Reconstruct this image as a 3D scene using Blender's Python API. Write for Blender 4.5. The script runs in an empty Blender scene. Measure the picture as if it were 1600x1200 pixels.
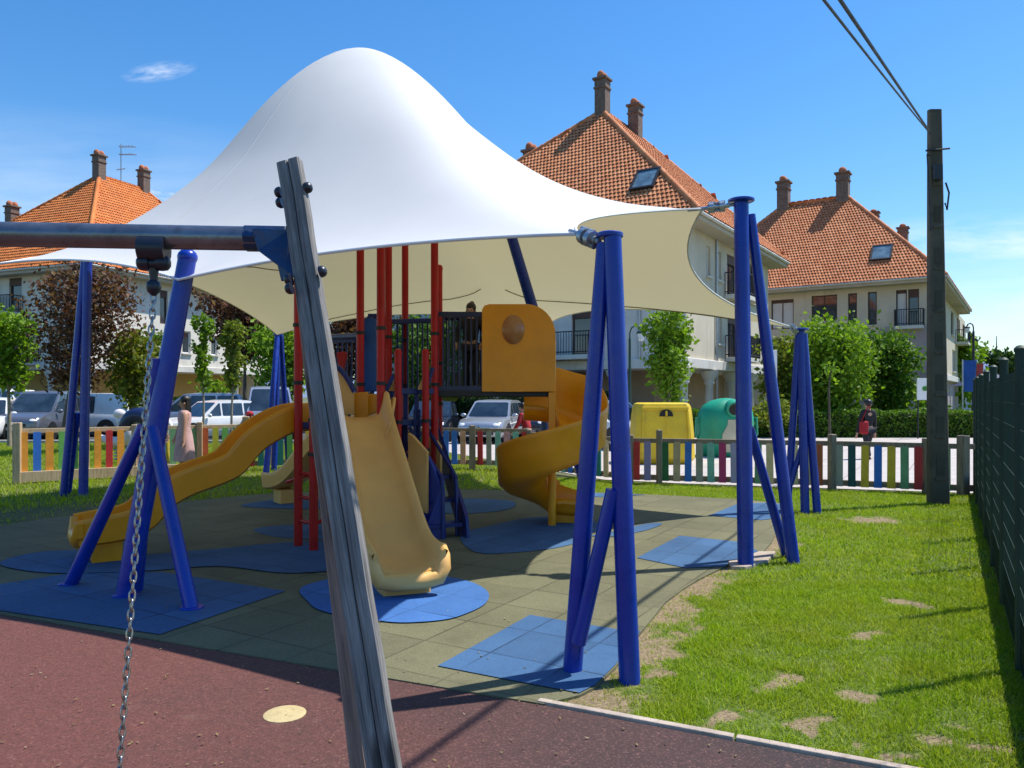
import bpy, bmesh, math, random
import numpy as np
from mathutils import Vector, Matrix
from mathutils.geometry import tessellate_polygon

random.seed(7)
RNG = np.random.default_rng(7)
sc = bpy.context.scene
C = sc.collection
R = math.radians
PI = math.pi

# ------------------------------------------------------------------ camera, sky, sun, exposure
EYE = 1.6
HZ = 620.0                                   # image row of the horizon in the 1600x1200 photograph
cam_d = bpy.data.cameras.new('camera')
cam_d.sensor_width = 36.0
cam_d.lens = 27.0                            # 1200 px on 1600
cam_d.shift_y = (HZ - 600.0) / 1600.0
cam_d.clip_start = 0.05
cam_d.clip_end = 9000.0
cam = bpy.data.objects.new('camera', cam_d)
C.objects.link(cam)
cam.location = (0, 0, EYE)
cam.rotation_euler = (R(90), 0, 0)
sc.camera = cam

TO_SUN = Vector((0.51, 0.185, 1.0)).normalized()
SUN_EL = math.asin(TO_SUN.z)
SUN_AZ = math.atan2(TO_SUN.x, TO_SUN.y)
world = bpy.data.worlds.new('World')
sc.world = world
world.use_nodes = True
wt = world.node_tree
wt.nodes.clear()
wo = wt.nodes.new('ShaderNodeOutputWorld')
bg = wt.nodes.new('ShaderNodeBackground')
sky = wt.nodes.new('ShaderNodeTexSky')
sky.sky_type = 'NISHITA'
sky.sun_disc = False
sky.sun_elevation = SUN_EL
sky.sun_rotation = SUN_AZ
sky.altitude = 20
sky.air_density = 1.25
sky.dust_density = 0.35
sky.ozone_density = 3.2
bg.inputs['Strength'].default_value = 0.108
# thin wisps of cirrus, laid out by direction in the sky
tc = wt.nodes.new('ShaderNodeTexCoord')
def wmath(op, a, b=None):
    n = wt.nodes.new('ShaderNodeMath'); n.operation = op
    for i, v in enumerate((a, b)):
        if v is None: continue
        if isinstance(v, (int, float)): n.inputs[i].default_value = v
        else: wt.links.new(v, n.inputs[i])
    return n.outputs[0]
def wisp(direction, size, stretch, seed):
    d = Vector(direction).normalized()
    mp = wt.nodes.new('ShaderNodeMapping'); mp.vector_type = 'POINT'
    mp.inputs['Location'].default_value = (-d.x, -d.y, -d.z)
    wt.links.new(tc.outputs['Generated'], mp.inputs['Vector'])
    mp2 = wt.nodes.new('ShaderNodeMapping')
    mp2.inputs['Rotation'].default_value = (0, R(stretch[2]), 0)
    wt.links.new(mp.outputs[0], mp2.inputs['Vector'])
    mp3 = wt.nodes.new('ShaderNodeMapping')
    mp3.inputs['Scale'].default_value = (1/(size*stretch[0]), 1/(size*3), 1/(size*stretch[1]))
    wt.links.new(mp2.outputs[0], mp3.inputs['Vector'])
    ln = wt.nodes.new('ShaderNodeVectorMath'); ln.operation = 'LENGTH'
    wt.links.new(mp3.outputs[0], ln.inputs[0])
    fall = wmath('SUBTRACT', 1.0, ln.outputs['Value'])
    fall = wmath('MAXIMUM', fall, 0.0)
    nz = wt.nodes.new('ShaderNodeTexNoise')
    nz.inputs['Scale'].default_value = 1.6; nz.inputs['Detail'].default_value = 6; nz.inputs['Roughness'].default_value = .62
    ad = wt.nodes.new('ShaderNodeVectorMath'); ad.operation = 'ADD'; ad.inputs[1].default_value = (seed, seed*1.7, 0)
    wt.links.new(mp3.outputs[0], ad.inputs[0]); wt.links.new(ad.outputs[0], nz.inputs['Vector'])
    v = wmath('SUBTRACT', nz.outputs['Fac'], 0.36)
    v = wmath('MULTIPLY', v, 4.2)
    v = wmath('MAXIMUM', v, 0.0)
    return wmath('MINIMUM', wmath('MULTIPLY', v, fall), 1.0)
def pixdir(px, py): return ((px-800)/1200.0, 1.0, (HZ-py)/1200.0)
wsum = None
for dirn, size, st, seed, k in ((pixdir(250, 112), .040, (1.0, .24, 18), 3.1, .55), (pixdir(1565, 385), .13, (1.3, .30, -6), 8.3, .55),
                                (pixdir(262, 303), .05, (1.0, .25, -4), 5.2, .6), (pixdir(1750, 470), .3, (1.6, .3, 4), 12.2, .4),
                                (pixdir(-300, 330), .4, (1.5, .3, 8), 17.2, .35)):
    w_ = wmath('MULTIPLY', wisp(dirn, size, st, seed), k)
    wsum = w_ if wsum is None else wmath('MAXIMUM', wsum, w_)
mx = wt.nodes.new('ShaderNodeMix'); mx.data_type = 'RGBA'
wt.links.new(wsum, mx.inputs[0])
tint = wt.nodes.new('ShaderNodeMix'); tint.data_type = 'RGBA'; tint.blend_type = 'MULTIPLY'; tint.inputs[0].default_value = 1.0
hs_ = wt.nodes.new('ShaderNodeHueSaturation'); hs_.inputs['Saturation'].default_value = 1.32; hs_.inputs['Value'].default_value = 1.12
wt.links.new(sky.outputs[0], hs_.inputs['Color']); wt.links.new(hs_.outputs[0], tint.inputs[6]); tint.inputs[7].default_value = (.90, 1.02, 1.14, 1)
wt.links.new(tint.outputs[2], mx.inputs[6])
mx.inputs[7].default_value = (8.2, 8.6, 9.2, 1)
wt.links.new(mx.outputs[2], bg.inputs['Color'])
wt.links.new(bg.outputs[0], wo.inputs[0])

sun_d = bpy.data.lights.new('sun', 'SUN')
sun_d.energy = 5.0
sun_d.angle = R(0.53)
sun_d.color = (1.0, 0.945, 0.86)
sun = bpy.data.objects.new('sun', sun_d)
C.objects.link(sun)
sun.location = (20, 8, 40)
sun.rotation_euler = TO_SUN.to_track_quat('Z', 'Y').to_euler()

sc.view_settings.view_transform = 'Standard'
sc.view_settings.look = 'None'
sc.view_settings.exposure = 0.36
sc.view_settings.gamma = 1.0
sc.cycles.max_bounces = 8
sc.cycles.transparent_max_bounces = 12
sc.cycles.caustics_reflective = False
sc.cycles.caustics_refractive = False

# ------------------------------------------------------------------ helpers
def P(px, py, Y):
    """point of the place seen at photo pixel (px, py) at depth Y metres"""
    return Vector(((px-800)/1200.0*Y, Y, EYE-(py-HZ)/1200.0*Y))
def G(px, py, z=0.0):
    Y = (EYE-z)*1200.0/(py-HZ)
    return Vector(((px-800)/1200.0*Y, Y, z))

def tag(o, label=None, cat=None, group=None, kind=None):
    if label: o['label'] = label
    if cat: o['category'] = cat
    if group: o['group'] = group
    if kind: o['kind'] = kind
    return o
def empty(name, loc, label=None, cat=None, group=None, rz=0.0):
    o = bpy.data.objects.new(name, None)
    C.objects.link(o)
    o.location = loc
    o.rotation_euler = (0, 0, rz)
    o.empty_display_size = .2
    return tag(o, label, cat, group)
def offset_of(o):
    v = Vector((0, 0, 0))
    while o is not None:
        v += o.location; o = o.parent
    return v
def copy_tree(o, parent=None):
    c = o.copy(); C.objects.link(c)
    if parent is not None: c.parent = parent
    for ch in list(o.children): copy_tree(ch, c)
    return c

class MB:
    def __init__(s):
        s.v = []; s.f = []; s.m = []; s.uv = None; s.cm = 0
    def face(s, pts):
        n = len(s.v); s.v.extend([tuple(p) for p in pts]); s.f.append(tuple(range(n, n+len(pts)))); s.m.append(s.cm)
        return s
    def add(s, vs, fs):
        n = len(s.v); s.v.extend([tuple(p) for p in vs])
        for f in fs: s.f.append(tuple(i+n for i in f)); s.m.append(s.cm)
        return s
    def frame_box(s, o, x, y, z, sx, sy, sz):
        """box centred at o with half sizes along unit axes x, y, z"""
        o = Vector(o); x = Vector(x)*sx; y = Vector(y)*sy; z = Vector(z)*sz
        vs = [o+a*x+b*y+c*z for c in (-1, 1) for b in (-1, 1) for a in (-1, 1)]
        return s.add(vs, [(0, 2, 3, 1), (4, 5, 7, 6), (0, 1, 5, 4), (2, 6, 7, 3), (0, 4, 6, 2), (1, 3, 7, 5)])
    def box(s, c, size, rz=0.0):
        x = (math.cos(rz), math.sin(rz), 0); y = (-math.sin(rz), math.cos(rz), 0)
        return s.frame_box(c, x, y, (0, 0, 1), size[0]/2, size[1]/2, size[2]/2)
    def bar(s, a, b, w, h=None, up=(0, 0, 1)):
        a = Vector(a); b = Vector(b); h = w if h is None else h
        d = (b-a); L = d.length; d.normalize()
        u = Vector(up)
        if abs(d.dot(u)) > .98: u = Vector((1, 0, 0))
        x = d.cross(u).normalized(); z = x.cross(d).normalized()
        return s.frame_box((a+b)/2, x, d, z, w/2, L/2, h/2)
    def tube(s, path, r, seg=12, caps=True, closed=False):
        path = [Vector(p) for p in path]; n = len(path)
        rs = r if isinstance(r, (list, tuple)) else [r]*n
        t0 = (path[1]-path[0]).normalized()
        u = Vector((0, 0, 1)) if abs(t0.z) < .9 else Vector((1, 0, 0))
        x = t0.cross(u).normalized(); base = len(s.v); prev = t0
        for i, p in enumerate(path):
            if closed: t = (path[(i+1) % n]-path[i-1]).normalized()
            elif i == 0: t = t0
            elif i == n-1: t = (path[-1]-path[-2]).normalized()
            else: t = (path[i+1]-path[i-1]).normalized()
            q = prev.rotation_difference(t); x = q @ x; prev = t
            y = t.cross(x).normalized(); x = y.cross(t).normalized()
            for k in range(seg):
                a = 2*PI*k/seg
                s.v.append(tuple(p+(x*math.cos(a)+y*math.sin(a))*rs[i]))
        last = n if closed else n-1
        for i in range(last):
            j = (i+1) % n
            for k in range(seg):
                k2 = (k+1) % seg
                s.f.append((base+i*seg+k, base+i*seg+k2, base+j*seg+k2, base+j*seg+k)); s.m.append(s.cm)
        if caps and not closed:
            s.f.append(tuple(base+k for k in reversed(range(seg)))); s.m.append(s.cm)
            s.f.append(tuple(base+(n-1)*seg+k for k in range(seg))); s.m.append(s.cm)
        return s
    def lathe(s, prof, o=(0, 0, 0), seg=20, axis=None):
        o = Vector(o); q = Vector((0, 0, 1)).rotation_difference(Vector(axis).normalized()) if axis is not None else None
        base = len(s.v); n = len(prof)
        for r, z in prof:
            for k in range(seg):
                a = 2*PI*k/seg; v = Vector((r*math.cos(a), r*math.sin(a), z))
                if q: v = q @ v
                s.v.append(tuple(o+v))
        for i in range(n-1):
            for k in range(seg):
                k2 = (k+1) % seg
                s.f.append((base+i*seg+k, base+i*seg+k2, base+(i+1)*seg+k2, base+(i+1)*seg+k)); s.m.append(s.cm)
        s.f.append(tuple(base+k for k in reversed(range(seg)))); s.m.append(s.cm)
        s.f.append(tuple(base+(n-1)*seg+k for k in range(seg))); s.m.append(s.cm)
        return s
    def ball(s, c, r, seg=14, rings=9):
        rx, ry, rz = r if isinstance(r, (tuple, list)) else (r, r, r)
        base = len(s.v); c = Vector(c)
        for i in range(rings+1):
            t = PI*i/rings
            for k in range(seg):
                a = 2*PI*k/seg
                s.v.append((c.x+rx*math.sin(t)*math.cos(a), c.y+ry*math.sin(t)*math.sin(a), c.z+rz*math.cos(t)))
        for i in range(rings):
            for k in range(seg):
                k2 = (k+1) % seg
                s.f.append((base+i*seg+k, base+(i+1)*seg+k, base+(i+1)*seg+k2, base+i*seg+k2)); s.m.append(s.cm)
        return s
    def prism(s, poly, ext):
        """closed solid: planar polygon poly swept by vector ext"""
        poly = [Vector(p) for p in poly]; e = Vector(ext); n = len(poly)
        tris = tessellate_polygon([poly])
        nrm = Vector((0, 0, 0))
        for i in range(n): nrm += poly[i].cross(poly[(i+1) % n])
        fl = nrm.dot(e) > 0
        b = len(s.v)
        s.v.extend(tuple(p) for p in poly); s.v.extend(tuple(p+e) for p in poly)
        for t in tris:
            a, c, d = (poly[i] for i in t)
            up = (c-a).cross(d-a).dot(nrm) > 0
            t = t if up else t[::-1]
            lo = t[::-1] if fl else t; hi = t if fl else t[::-1]
            s.f.append(tuple(b+i for i in lo)); s.m.append(s.cm)
            s.f.append(tuple(b+n+i for i in hi)); s.m.append(s.cm)
        for i in range(n):
            j = (i+1) % n
            q = (b+i, b+j, b+n+j, b+n+i) if fl else (b+j, b+i, b+n+i, b+n+j)
            s.f.append(q); s.m.append(s.cm)
        return s
    def sheet(s, poly):
        poly = [Vector(p) for p in poly]
        b = len(s.v); s.v.extend(tuple(p) for p in poly)
        for t in tessellate_polygon([poly]):
            a, c, d = (poly[i] for i in t)
            if (c-a).cross(d-a).z < 0: t = t[::-1]
            s.f.append(tuple(b+i for i in t)); s.m.append(s.cm)
        return s
    def grid(s, rows, closed_u=False, flip=False):
        """rows of equal-length point lists"""
        b = len(s.v); m = len(rows[0])
        for r_ in rows: s.v.extend(tuple(p) for p in r_)
        for i in range(len(rows)-1):
            for k in range(m if closed_u else m-1):
                k2 = (k+1) % m
                q = (b+i*m+k, b+i*m+k2, b+(i+1)*m+k2, b+(i+1)*m+k)
                s.f.append(q[::-1] if flip else q); s.m.append(s.cm)
        return s
    def build(s, name, mat, parent=None, smooth=False, bevel=0.0, angle=35, weld=False, local=False):
        me = bpy.data.meshes.new(name)
        off = Vector((0, 0, 0)) if (parent is None or local) else offset_of(parent)
        vs = s.v if off.length == 0 else [(x-off.x, y-off.y, z-off.z) for x, y, z in s.v]
        me.from_pydata(vs, [], s.f)
        mats = mat if isinstance(mat, (list, tuple)) else [mat]
        for m_ in mats: me.materials.append(m_)
        if len(mats) > 1: me.polygons.foreach_set('material_index', s.m)
        if weld:
            bm = bmesh.new(); bm.from_mesh(me)
            bmesh.ops.remove_doubles(bm, verts=bm.verts, dist=1e-4)
            bmesh.ops.recalc_face_normals(bm, faces=bm.faces)
            bm.to_mesh(me); bm.free()
        me.update()
        if smooth:
            me.polygons.foreach_set('use_smooth', [True]*len(me.polygons))
            me.set_sharp_from_angle(angle=R(angle))
        o = bpy.data.objects.new(name, me)
        C.objects.link(o)
        if parent is not None: o.parent = parent
        if bevel:
            b = o.modifiers.new('bevel', 'BEVEL'); b.width = bevel; b.segments = 2; b.limit_method = 'ANGLE'; b.angle_limit = R(40)
        return o

# ------------------------------------------------------------------ materials
class NT:
    def __init__(s, name):
        s.m = bpy.data.materials.new(name); s.m.use_nodes = True
        s.t = s.m.node_tree; s.b = s.t.nodes['Principled BSDF']; s.o = s.t.nodes['Material Output']
    def n(s, kind, **kw):
        nd = s.t.nodes.new(kind)
        for k, v in kw.items(): setattr(nd, k, v)
        return nd
    def l(s, a, b): s.t.links.new(a, b)
    def set(s, sock, v):
        if hasattr(v, 'is_output') or isinstance(v, bpy.types.NodeSocket): s.l(v, sock)
        else: sock.default_value = v
    def coord(s, which='Object', scale=(1, 1, 1), rot=(0, 0, 0)):
        t = s.n('ShaderNodeTexCoord'); m = s.n('ShaderNodeMapping')
        m.inputs['Scale'].default_value = scale; m.inputs['Rotation'].default_value = rot
        s.l(t.outputs[which], m.inputs['Vector']); return m.outputs[0]
    def noise(s, vec, scale, detail=4, rough=.55):
        n = s.n('ShaderNodeTexNoise'); n.inputs['Scale'].default_value = scale
        n.inputs['Detail'].default_value = detail; n.inputs['Roughness'].default_value = rough
        s.l(vec, n.inputs['Vector']); return n.outputs['Fac']
    def ramp(s, fac, stops):
        r = s.n('ShaderNodeValToRGB'); e = r.color_ramp.elements
        while len(e) < len(stops): e.new(.5)
        for el, (p, c) in zip(e, stops):
            el.position = p; el.color = (c[0], c[1], c[2], 1) if isinstance(c, (tuple, list)) else (c, c, c, 1)
        s.l(fac, r.inputs[0]); return r.outputs[0]
    def mix(s, fac, a, b, mode='MIX'):
        m = s.n('ShaderNodeMix', data_type='RGBA', blend_type=mode)
        s.set(m.inputs[0], fac)
        for i, v in ((6, a), (7, b)):
            if isinstance(v, (tuple, list)): v = (v[0], v[1], v[2], 1)
            s.set(m.inputs[i], v)
        return m.outputs[2]
    def math(s, op, a, b=None):
        m = s.n('ShaderNodeMath', operation=op); s.set(m.inputs[0], a)
        if b is not None: s.set(m.inputs[1], b)
        return m.outputs[0]
    def bump(s, h, strength=.3, dist=.01):
        b = s.n('ShaderNodeBump'); b.inputs['Strength'].default_value = strength; b.inputs['Distance'].default_value = dist
        s.l(h, b.inputs['Height']); s.l(b.outputs[0], s.b.inputs['Normal']); return b
    def island(s): return s.n('ShaderNodeNewGeometry').outputs['Random Per Island']

def mul(c, k): return tuple(min(1, x*k) for x in c)
def plain(name, col, rough=.6, metal=0.0, var=.18, vscale=3.0, bump=0.0, bscale=60, spec=.5, coat=0.0, dirt=None):
    m = NT(name)
    v = m.coord()
    f = m.noise(v, vscale, 5)
    c = m.ramp(f, [(.3, mul(col, 1-var)), (.7, mul(col, 1+var))])
    if dirt:
        d = m.noise(v, vscale*2.7, 8, .7)
        c = m.mix(m.ramp(d, [(.52, 0.0), (.72, dirt[1])]), c, dirt[0])
    m.set(m.b.inputs['Base Color'], c)
    m.set(m.b.inputs['Roughness'], m.ramp(m.noise(v, vscale*4, 4), [(.3, max(0, rough-.08)), (.7, min(1, rough+.08))]))
    m.b.inputs['Metallic'].default_value = metal
    m.b.inputs['Specular IOR Level'].default_value = spec
    if coat: m.b.inputs['Coat Weight'].default_value = coat; m.b.inputs['Coat Roughness'].default_value = .08
    if bump: m.bump(m.noise(v, bscale, 3), bump, .01)
    return m.m

M = {}
M['blue_steel'] = plain('blue_paint', (.0035, .033, .33), .30, 0, .16, 2.5, .05, 30, dirt=((.012, .05, .20), .25))
M['navy'] = plain('navy_plastic', (.006, .020, .15), .42, 0, .2, 4)
M['navy_steel'] = plain('navy_steel', (.010, .016, .075), .4, 0, .2, 4)
M['blue_plastic'] = plain('blue_plastic', (.008, .070, .30), .4, 0, .2, 4)
M['red_post'] = plain('red_paint', (.46, .007, .006), .42, 0, .15, 3, dirt=((.25, .012, .01), .35), spec=.35)
M['orange'] = plain('orange_plastic', (.78, .30, .005), .36, 0, .12, 2.2, .04, 40, dirt=((.40, .16, .02), .14))
M['tan'] = plain('tan_plastic', (.76, .42, .125), .40, 0, .10, 2.2, .04, 40, dirt=((.42, .26, .10), .12))
M['green_plastic'] = plain('green_plastic', (.20, .30, .03), .45)
M['black'] = plain('black_rubber', (.012, .012, .014), .55)
M['dark_navy_cap'] = plain('dark_cap', (.012, .016, .03), .35)
M['chain'] = plain('chain_steel', (.40, .37, .34), .30, .95, .25, 40, dirt=((.20, .09, .04), .6))
M['galv'] = plain('galvanised_steel', (.42, .44, .46), .38, .75, .15, 12, .1, 50)
M['concrete'] = plain('concrete', (.42, .39, .35), .9, 0, .2, 3, .4, 60)
M['tyre'] = plain('tyre', (.018, .018, .02), .8)
M['rim'] = plain('rim', (.45, .45, .47), .3, .9)
M['chrome'] = plain('chrome', (.7, .7, .72), .12, 1.0, .05)
M['lamp_glass'] = plain('lamp_glass', (.75, .78, .8), .1, 0, .05)
M['red_glass'] = plain('red_lens', (.5, .01, .01), .15, 0, .05)
M['white_paint'] = plain('white_paint', (.78, .78, .76), .4, 0, .05)
M['skin'] = plain('skin', (.48, .27, .19), .55, 0, .08, 20)
M['hair_black'] = plain('hair_black', (.008, .007, .007), .4, 0, .3, 40, .4, 120)

def glass_mat(name, col=(.012, .02, .03), rough=.04):
    m = NT(name); m.b.inputs['Base Color'].default_value = (*col, 1)
    v = m.coord()
    m.set(m.b.inputs['Base Color'], m.ramp(m.noise(v, 1.6, 3), [(.35, mul(col, .6)), (.7, mul(col, 1.8))]))
    m.b.inputs['Roughness'].default_value = rough; m.b.inputs['Specular IOR Level'].default_value = .9
    return m.m
M['car_glass'] = glass_mat('car_glass', (.02, .032, .045))
M['pane'] = glass_mat('window_pane', (.03, .04, .05), .06)
M['skylight_pane'] = glass_mat('skylight_pane', (.10, .16, .20), .05)

def car_paint(name, col, metal=.0):
    m = NT(name); m.b.inputs['Base Color'].default_value = (*col, 1)
    v = m.coord()
    m.set(m.b.inputs['Base Color'], m.ramp(m.noise(v, 2.5, 4), [(.3, mul(col, .93)), (.7, mul(col, 1.05))]))
    m.b.inputs['Roughness'].default_value = .3; m.b.inputs['Metallic'].default_value = metal
    m.b.inputs['Coat Weight'].default_value = .8; m.b.inputs['Coat Roughness'].default_value = .05
    return m.m
M['car_white'] = car_paint('car_white', (.72, .73, .74))
M['car_silver'] = car_paint('car_silver', (.42, .44, .48), .5)
M['car_grey'] = car_paint('car_grey', (.16, .17, .20), .5)
M['car_dark'] = car_paint('car_dark', (.015, .022, .04), .3)
M['car_blue_silver'] = car_paint('car_blue_silver', (.36, .40, .50), .5)

def wood_mat(name, a, b, dark, scale=1.0, silver=None):
    m = NT(name)
    v = m.coord('Object', (15*scale, 15*scale, .9*scale))
    g = m.noise(v, 3.2, 9, .68)
    v2 = m.coord('Object', (70*scale, 70*scale, 2.0*scale))
    g2 = m.noise(v2, 3.0, 5, .6)
    c = m.ramp(g, [(.30, dark), (.44, a), (.62, b), (.8, mul(b, 1.25))])
    c = m.mix(m.ramp(g2, [(.48, .0), (.66, .65)]), c, dark)
    v3 = m.coord('Object', (2.2, 2.2, .9))
    c = m.mix(m.ramp(m.noise(v3, 3, 3), [(.4, 0.0), (.75, .5)]), c, mul(b, .9) if silver is None else silver)
    # knots
    vk = m.coord('Object', (9*scale, 9*scale, 2.2*scale))
    vo = m.n('ShaderNodeTexVoronoi'); vo.inputs['Scale'].default_value = .9; m.l(vk, vo.inputs['Vector'])
    c = m.mix(m.ramp(vo.outputs['Distance'], [(.06, .85), (.16, 0.0)]), c, mul(dark, .5))
    m.set(m.b.inputs['Base Color'], c)
    m.b.inputs['Roughness'].default_value = .82
    m.bump(m.math('ADD', g, m.math('MULTIPLY', g2, .8)), .45, .003)
    return m.m
M['grey_wood'] = wood_mat('weathered_wood', (.150, .142, .132), (.30, .285, .268), (.045, .042, .040))
M['brown_wood'] = wood_mat('weathered_brown_wood', (.24, .165, .125), (.34, .25, .195), (.07, .05, .042))
M['fence_wood'] = wood_mat('fence_wood', (.22, .17, .12), (.34, .27, .19), (.10, .075, .05))
M['fence_pale_wood'] = wood_mat('pale_fence_wood', (.48, .36, .22), (.60, .47, .31), (.26, .18, .10))
M['pole_wood'] = plain('utility_pole_concrete', (.095, .080, .056), .9, 0, .35, 2.0, .5, 30, dirt=((.03, .028, .024), .7))
M['brown_frame'] = plain('brown_joinery', (.075, .035, .025), .6)
M['bark'] = plain('bark', (.13, .10, .075), .9, 0, .35, 8, .8, 30)
M['pale_bark'] = plain('pale_bark', (.30, .25, .19), .9, 0, .3, 8, .6, 30)
M['iron'] = plain('black_iron', (.015, .016, .02), .5)
M['lamp_green'] = plain('green_lamp_paint', (.012, .05, .04), .45)
M['fence_green'] = plain('green_coated_wire', (.007, .034, .022), .6, 0, .25, 5)
# ------------------------------------------------------------------ ground surfaces
TILE_ROT = R(30.4)
def tile_mat(name, a, b, seam=True, speck=(.5, .5, .45)):
    m = NT(name)
    v = m.coord()
    sp = m.noise(v, 110, 3, .6)
    big = m.noise(v, .8, 5)
    col = m.ramp(big, [(.32, a), (.68, b)])
    vr = m.coord('Object', (2, 2, 2), (0, 0, TILE_ROT))
    fl = m.n('ShaderNodeVectorMath', operation='FLOOR'); m.l(vr, fl.inputs[0])
    wn = m.n('ShaderNodeTexWhiteNoise', noise_dimensions='3D'); m.l(fl.outputs[0], wn.inputs['Vector'])
    col = m.mix(.6, col, m.ramp(wn.outputs['Value'], [(0, .62), (1, 1.0)]), 'MULTIPLY')
    col = m.mix(m.ramp(sp, [(.60, 0.0), (.72, .30)]), col, speck)
    col = m.mix(m.ramp(sp, [(.30, .55), (.42, 0.0)]), col, mul(a, .3))
    stain = m.noise(m.coord('Object', (1, 1, 1), (0, 0, .4)), 2.3, 8, .7)
    col = m.mix(m.ramp(stain, [(.50, 0.0), (.72, .45)]), col, mul(a, .55))
    h = sp
    if seam:
        sx = m.n('ShaderNodeSeparateXYZ'); m.l(vr, sx.inputs[0])
        wob = m.math('MULTIPLY', m.math('SUBTRACT', m.noise(v, 6, 3), .5), .02)
        d1 = m.math('PINGPONG', m.math('ADD', sx.outputs[0], wob), .5)
        d2 = m.math('PINGPONG', m.math('ADD', sx.outputs[1], wob), .5)
        d = m.math('MINIMUM', d1, d2)
        line = m.ramp(d, [(.006, 1.0), (.020, 0.0)])
        brk = m.ramp(m.noise(v, 1.3, 4), [(.38, .25), (.6, 1.0)])
        col = m.mix(m.math('MULTIPLY', m.math('MULTIPLY', line, brk), .8), col, mul(a, .22))
    m.set(m.b.inputs['Base Color'], col)
    m.b.inputs['Roughness'].default_value = .88
    m.b.inputs['Specular IOR Level'].default_value = .3
    m.bump(h, .5, .004)
    return m.m
M['olive_tile'] = tile_mat('olive_rubber_tile', (.136, .133, .073), (.180, .171, .095))
M['blue_tile'] = tile_mat('blue_rubber_tile', (.042, .108, .225), (.060, .145, .285), speck=(.16, .25, .40))
M['bright_blue_tile'] = tile_mat('bright_blue_rubber_tile', (.045, .145, .40), (.065, .185, .47), speck=(.2, .4, .7))

def red_rubber():
    m = NT('red_rubber')
    v = m.coord()
    big = m.noise(v, .9, 6, .6)
    sx = m.n('ShaderNodeSeparateXYZ'); m.l(v, sx.inputs[0])
    side = m.ramp(m.math('ADD', m.math('MULTIPLY', sx.outputs[0], .25), m.math('MULTIPLY', big, .9)), [(.0, (.128, .045, .035)), (.45, (.074, .036, .033)), (.80, (.036, .027, .027))])
    sp = m.noise(v, 85, 4, .65)
    c = m.mix(m.ramp(sp, [(.55, 0.0), (.68, .7)]), side, (.24, .115, .095))
    c = m.mix(m.ramp(sp, [(.30, .85), (.43, 0.0)]), c, (.018, .011, .011))
    mid = m.noise(v, 28, 4, .6)
    c = m.mix(m.ramp(mid, [(.45, 0.0), (.7, .35)]), c, (.05, .025, .025))
    st = m.noise(m.coord('Object', (1, 1, 1), (0, 0, 1)), 3.4, 8, .75)
    c = m.mix(m.ramp(st, [(.60, 0.0), (.74, .35)]), c, (.19, .13, .10))
    m.set(m.b.inputs['Base Color'], c)
    m.b.inputs['Roughness'].default_value = .85; m.b.inputs['Specular IOR Level'].default_value = .35
    m.bump(m.math('ADD', sp, mid), .6, .004)
    return m.m
M['red_rubber'] = red_rubber()

def soil_mat():
    m = NT('lawn_soil')
    v = m.coord()
    a = m.noise(v, 1.1, 6, .6); b = m.noise(v, 55, 4, .6)
    c = m.ramp(b, [(.3, (.10, .075, .04)), (.55, (.22, .17, .095)), (.75, (.34, .28, .17))])
    c = m.mix(m.ramp(a, [(.35, .92), (.70, .45)]), c, (.055, .085, .012))
    m.set(m.b.inputs['Base Color'], c); m.b.inputs['Roughness'].default_value = .95
    m.bump(b, .9, .02)
    return m.m
M['soil'] = soil_mat()
def far_ground():
    m = NT('far_ground'); v = m.coord()
    c = m.ramp(m.noise(v, .05, 6), [(.35, (.07, .10, .03)), (.65, (.13, .13, .06))])
    m.set(m.b.inputs['Base Color'], c); m.b.inputs['Roughness'].default_value = .95
    return m.m
M['far_ground'] = far_ground()
def paving(name, a, b, size, seam_c, bump=.3):
    m = NT(name); v = m.coord()
    n1 = m.noise(v, 1.4, 6); n2 = m.noise(v, 90, 3)
    c = m.ramp(n1, [(.3, a), (.7, b)])
    c = m.mix(m.ramp(n2, [(.35, .35), (.5, 0.0)]), c, mul(a, .6))
    if size:
        sx = m.n('ShaderNodeSeparateXYZ'); m.l(m.coord('Object', (1, 1, 1), (0, 0, TILE_ROT)), sx.inputs[0])
        d = m.math('MINIMUM', m.math('PINGPONG', sx.outputs[0], size), m.math('PINGPONG', sx.outputs[1], size))
        c = m.mix(m.ramp(d, [(.008, .8), (.02, 0.0)]), c, seam_c)
    m.set(m.b.inputs['Base Color'], c); m.b.inputs['Roughness'].default_value = .9
    m.bump(n2, bump, .01)
    return m.m
M['asphalt'] = paving('asphalt', (.045, .046, .048), (.075, .074, .073), 0, None)
M['pale_paving'] = paving('pale_paving', (.42, .375, .345), (.50, .455, .42), .5, (.26, .22, .2))

PLAY = [G(*p) for p in ((850, 1107), (905, 1093), (930, 1080), (962, 1048), (985, 1014), (1008, 985), (1040, 945), (1066, 925), (1090, 910), (1118, 896),
        (1140, 885), (1190, 868), (1206, 850), (1213, 832), (1218, 815), (1236, 800), (1225, 789), (1150, 782), (1000, 774), (900, 770),
        (740, 767), (600, 769), (500, 771), (430, 773), (388, 776), (310, 784), (232, 793), (120, 806), (0, 825), (-160, 852), (-420, 900))]
RED_A = G(0, 964); RED_B = G(850, 1107)
rd = (RED_B-RED_A).normalized()
PLAY += [RED_A-rd*2.6, RED_A, RED_B]
PLAY = PLAY[1:]
EDGE_END = G(1340, 1200)
ed = (EDGE_END-RED_B).normalized()
RED_C = RED_B+ed*6.0

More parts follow.
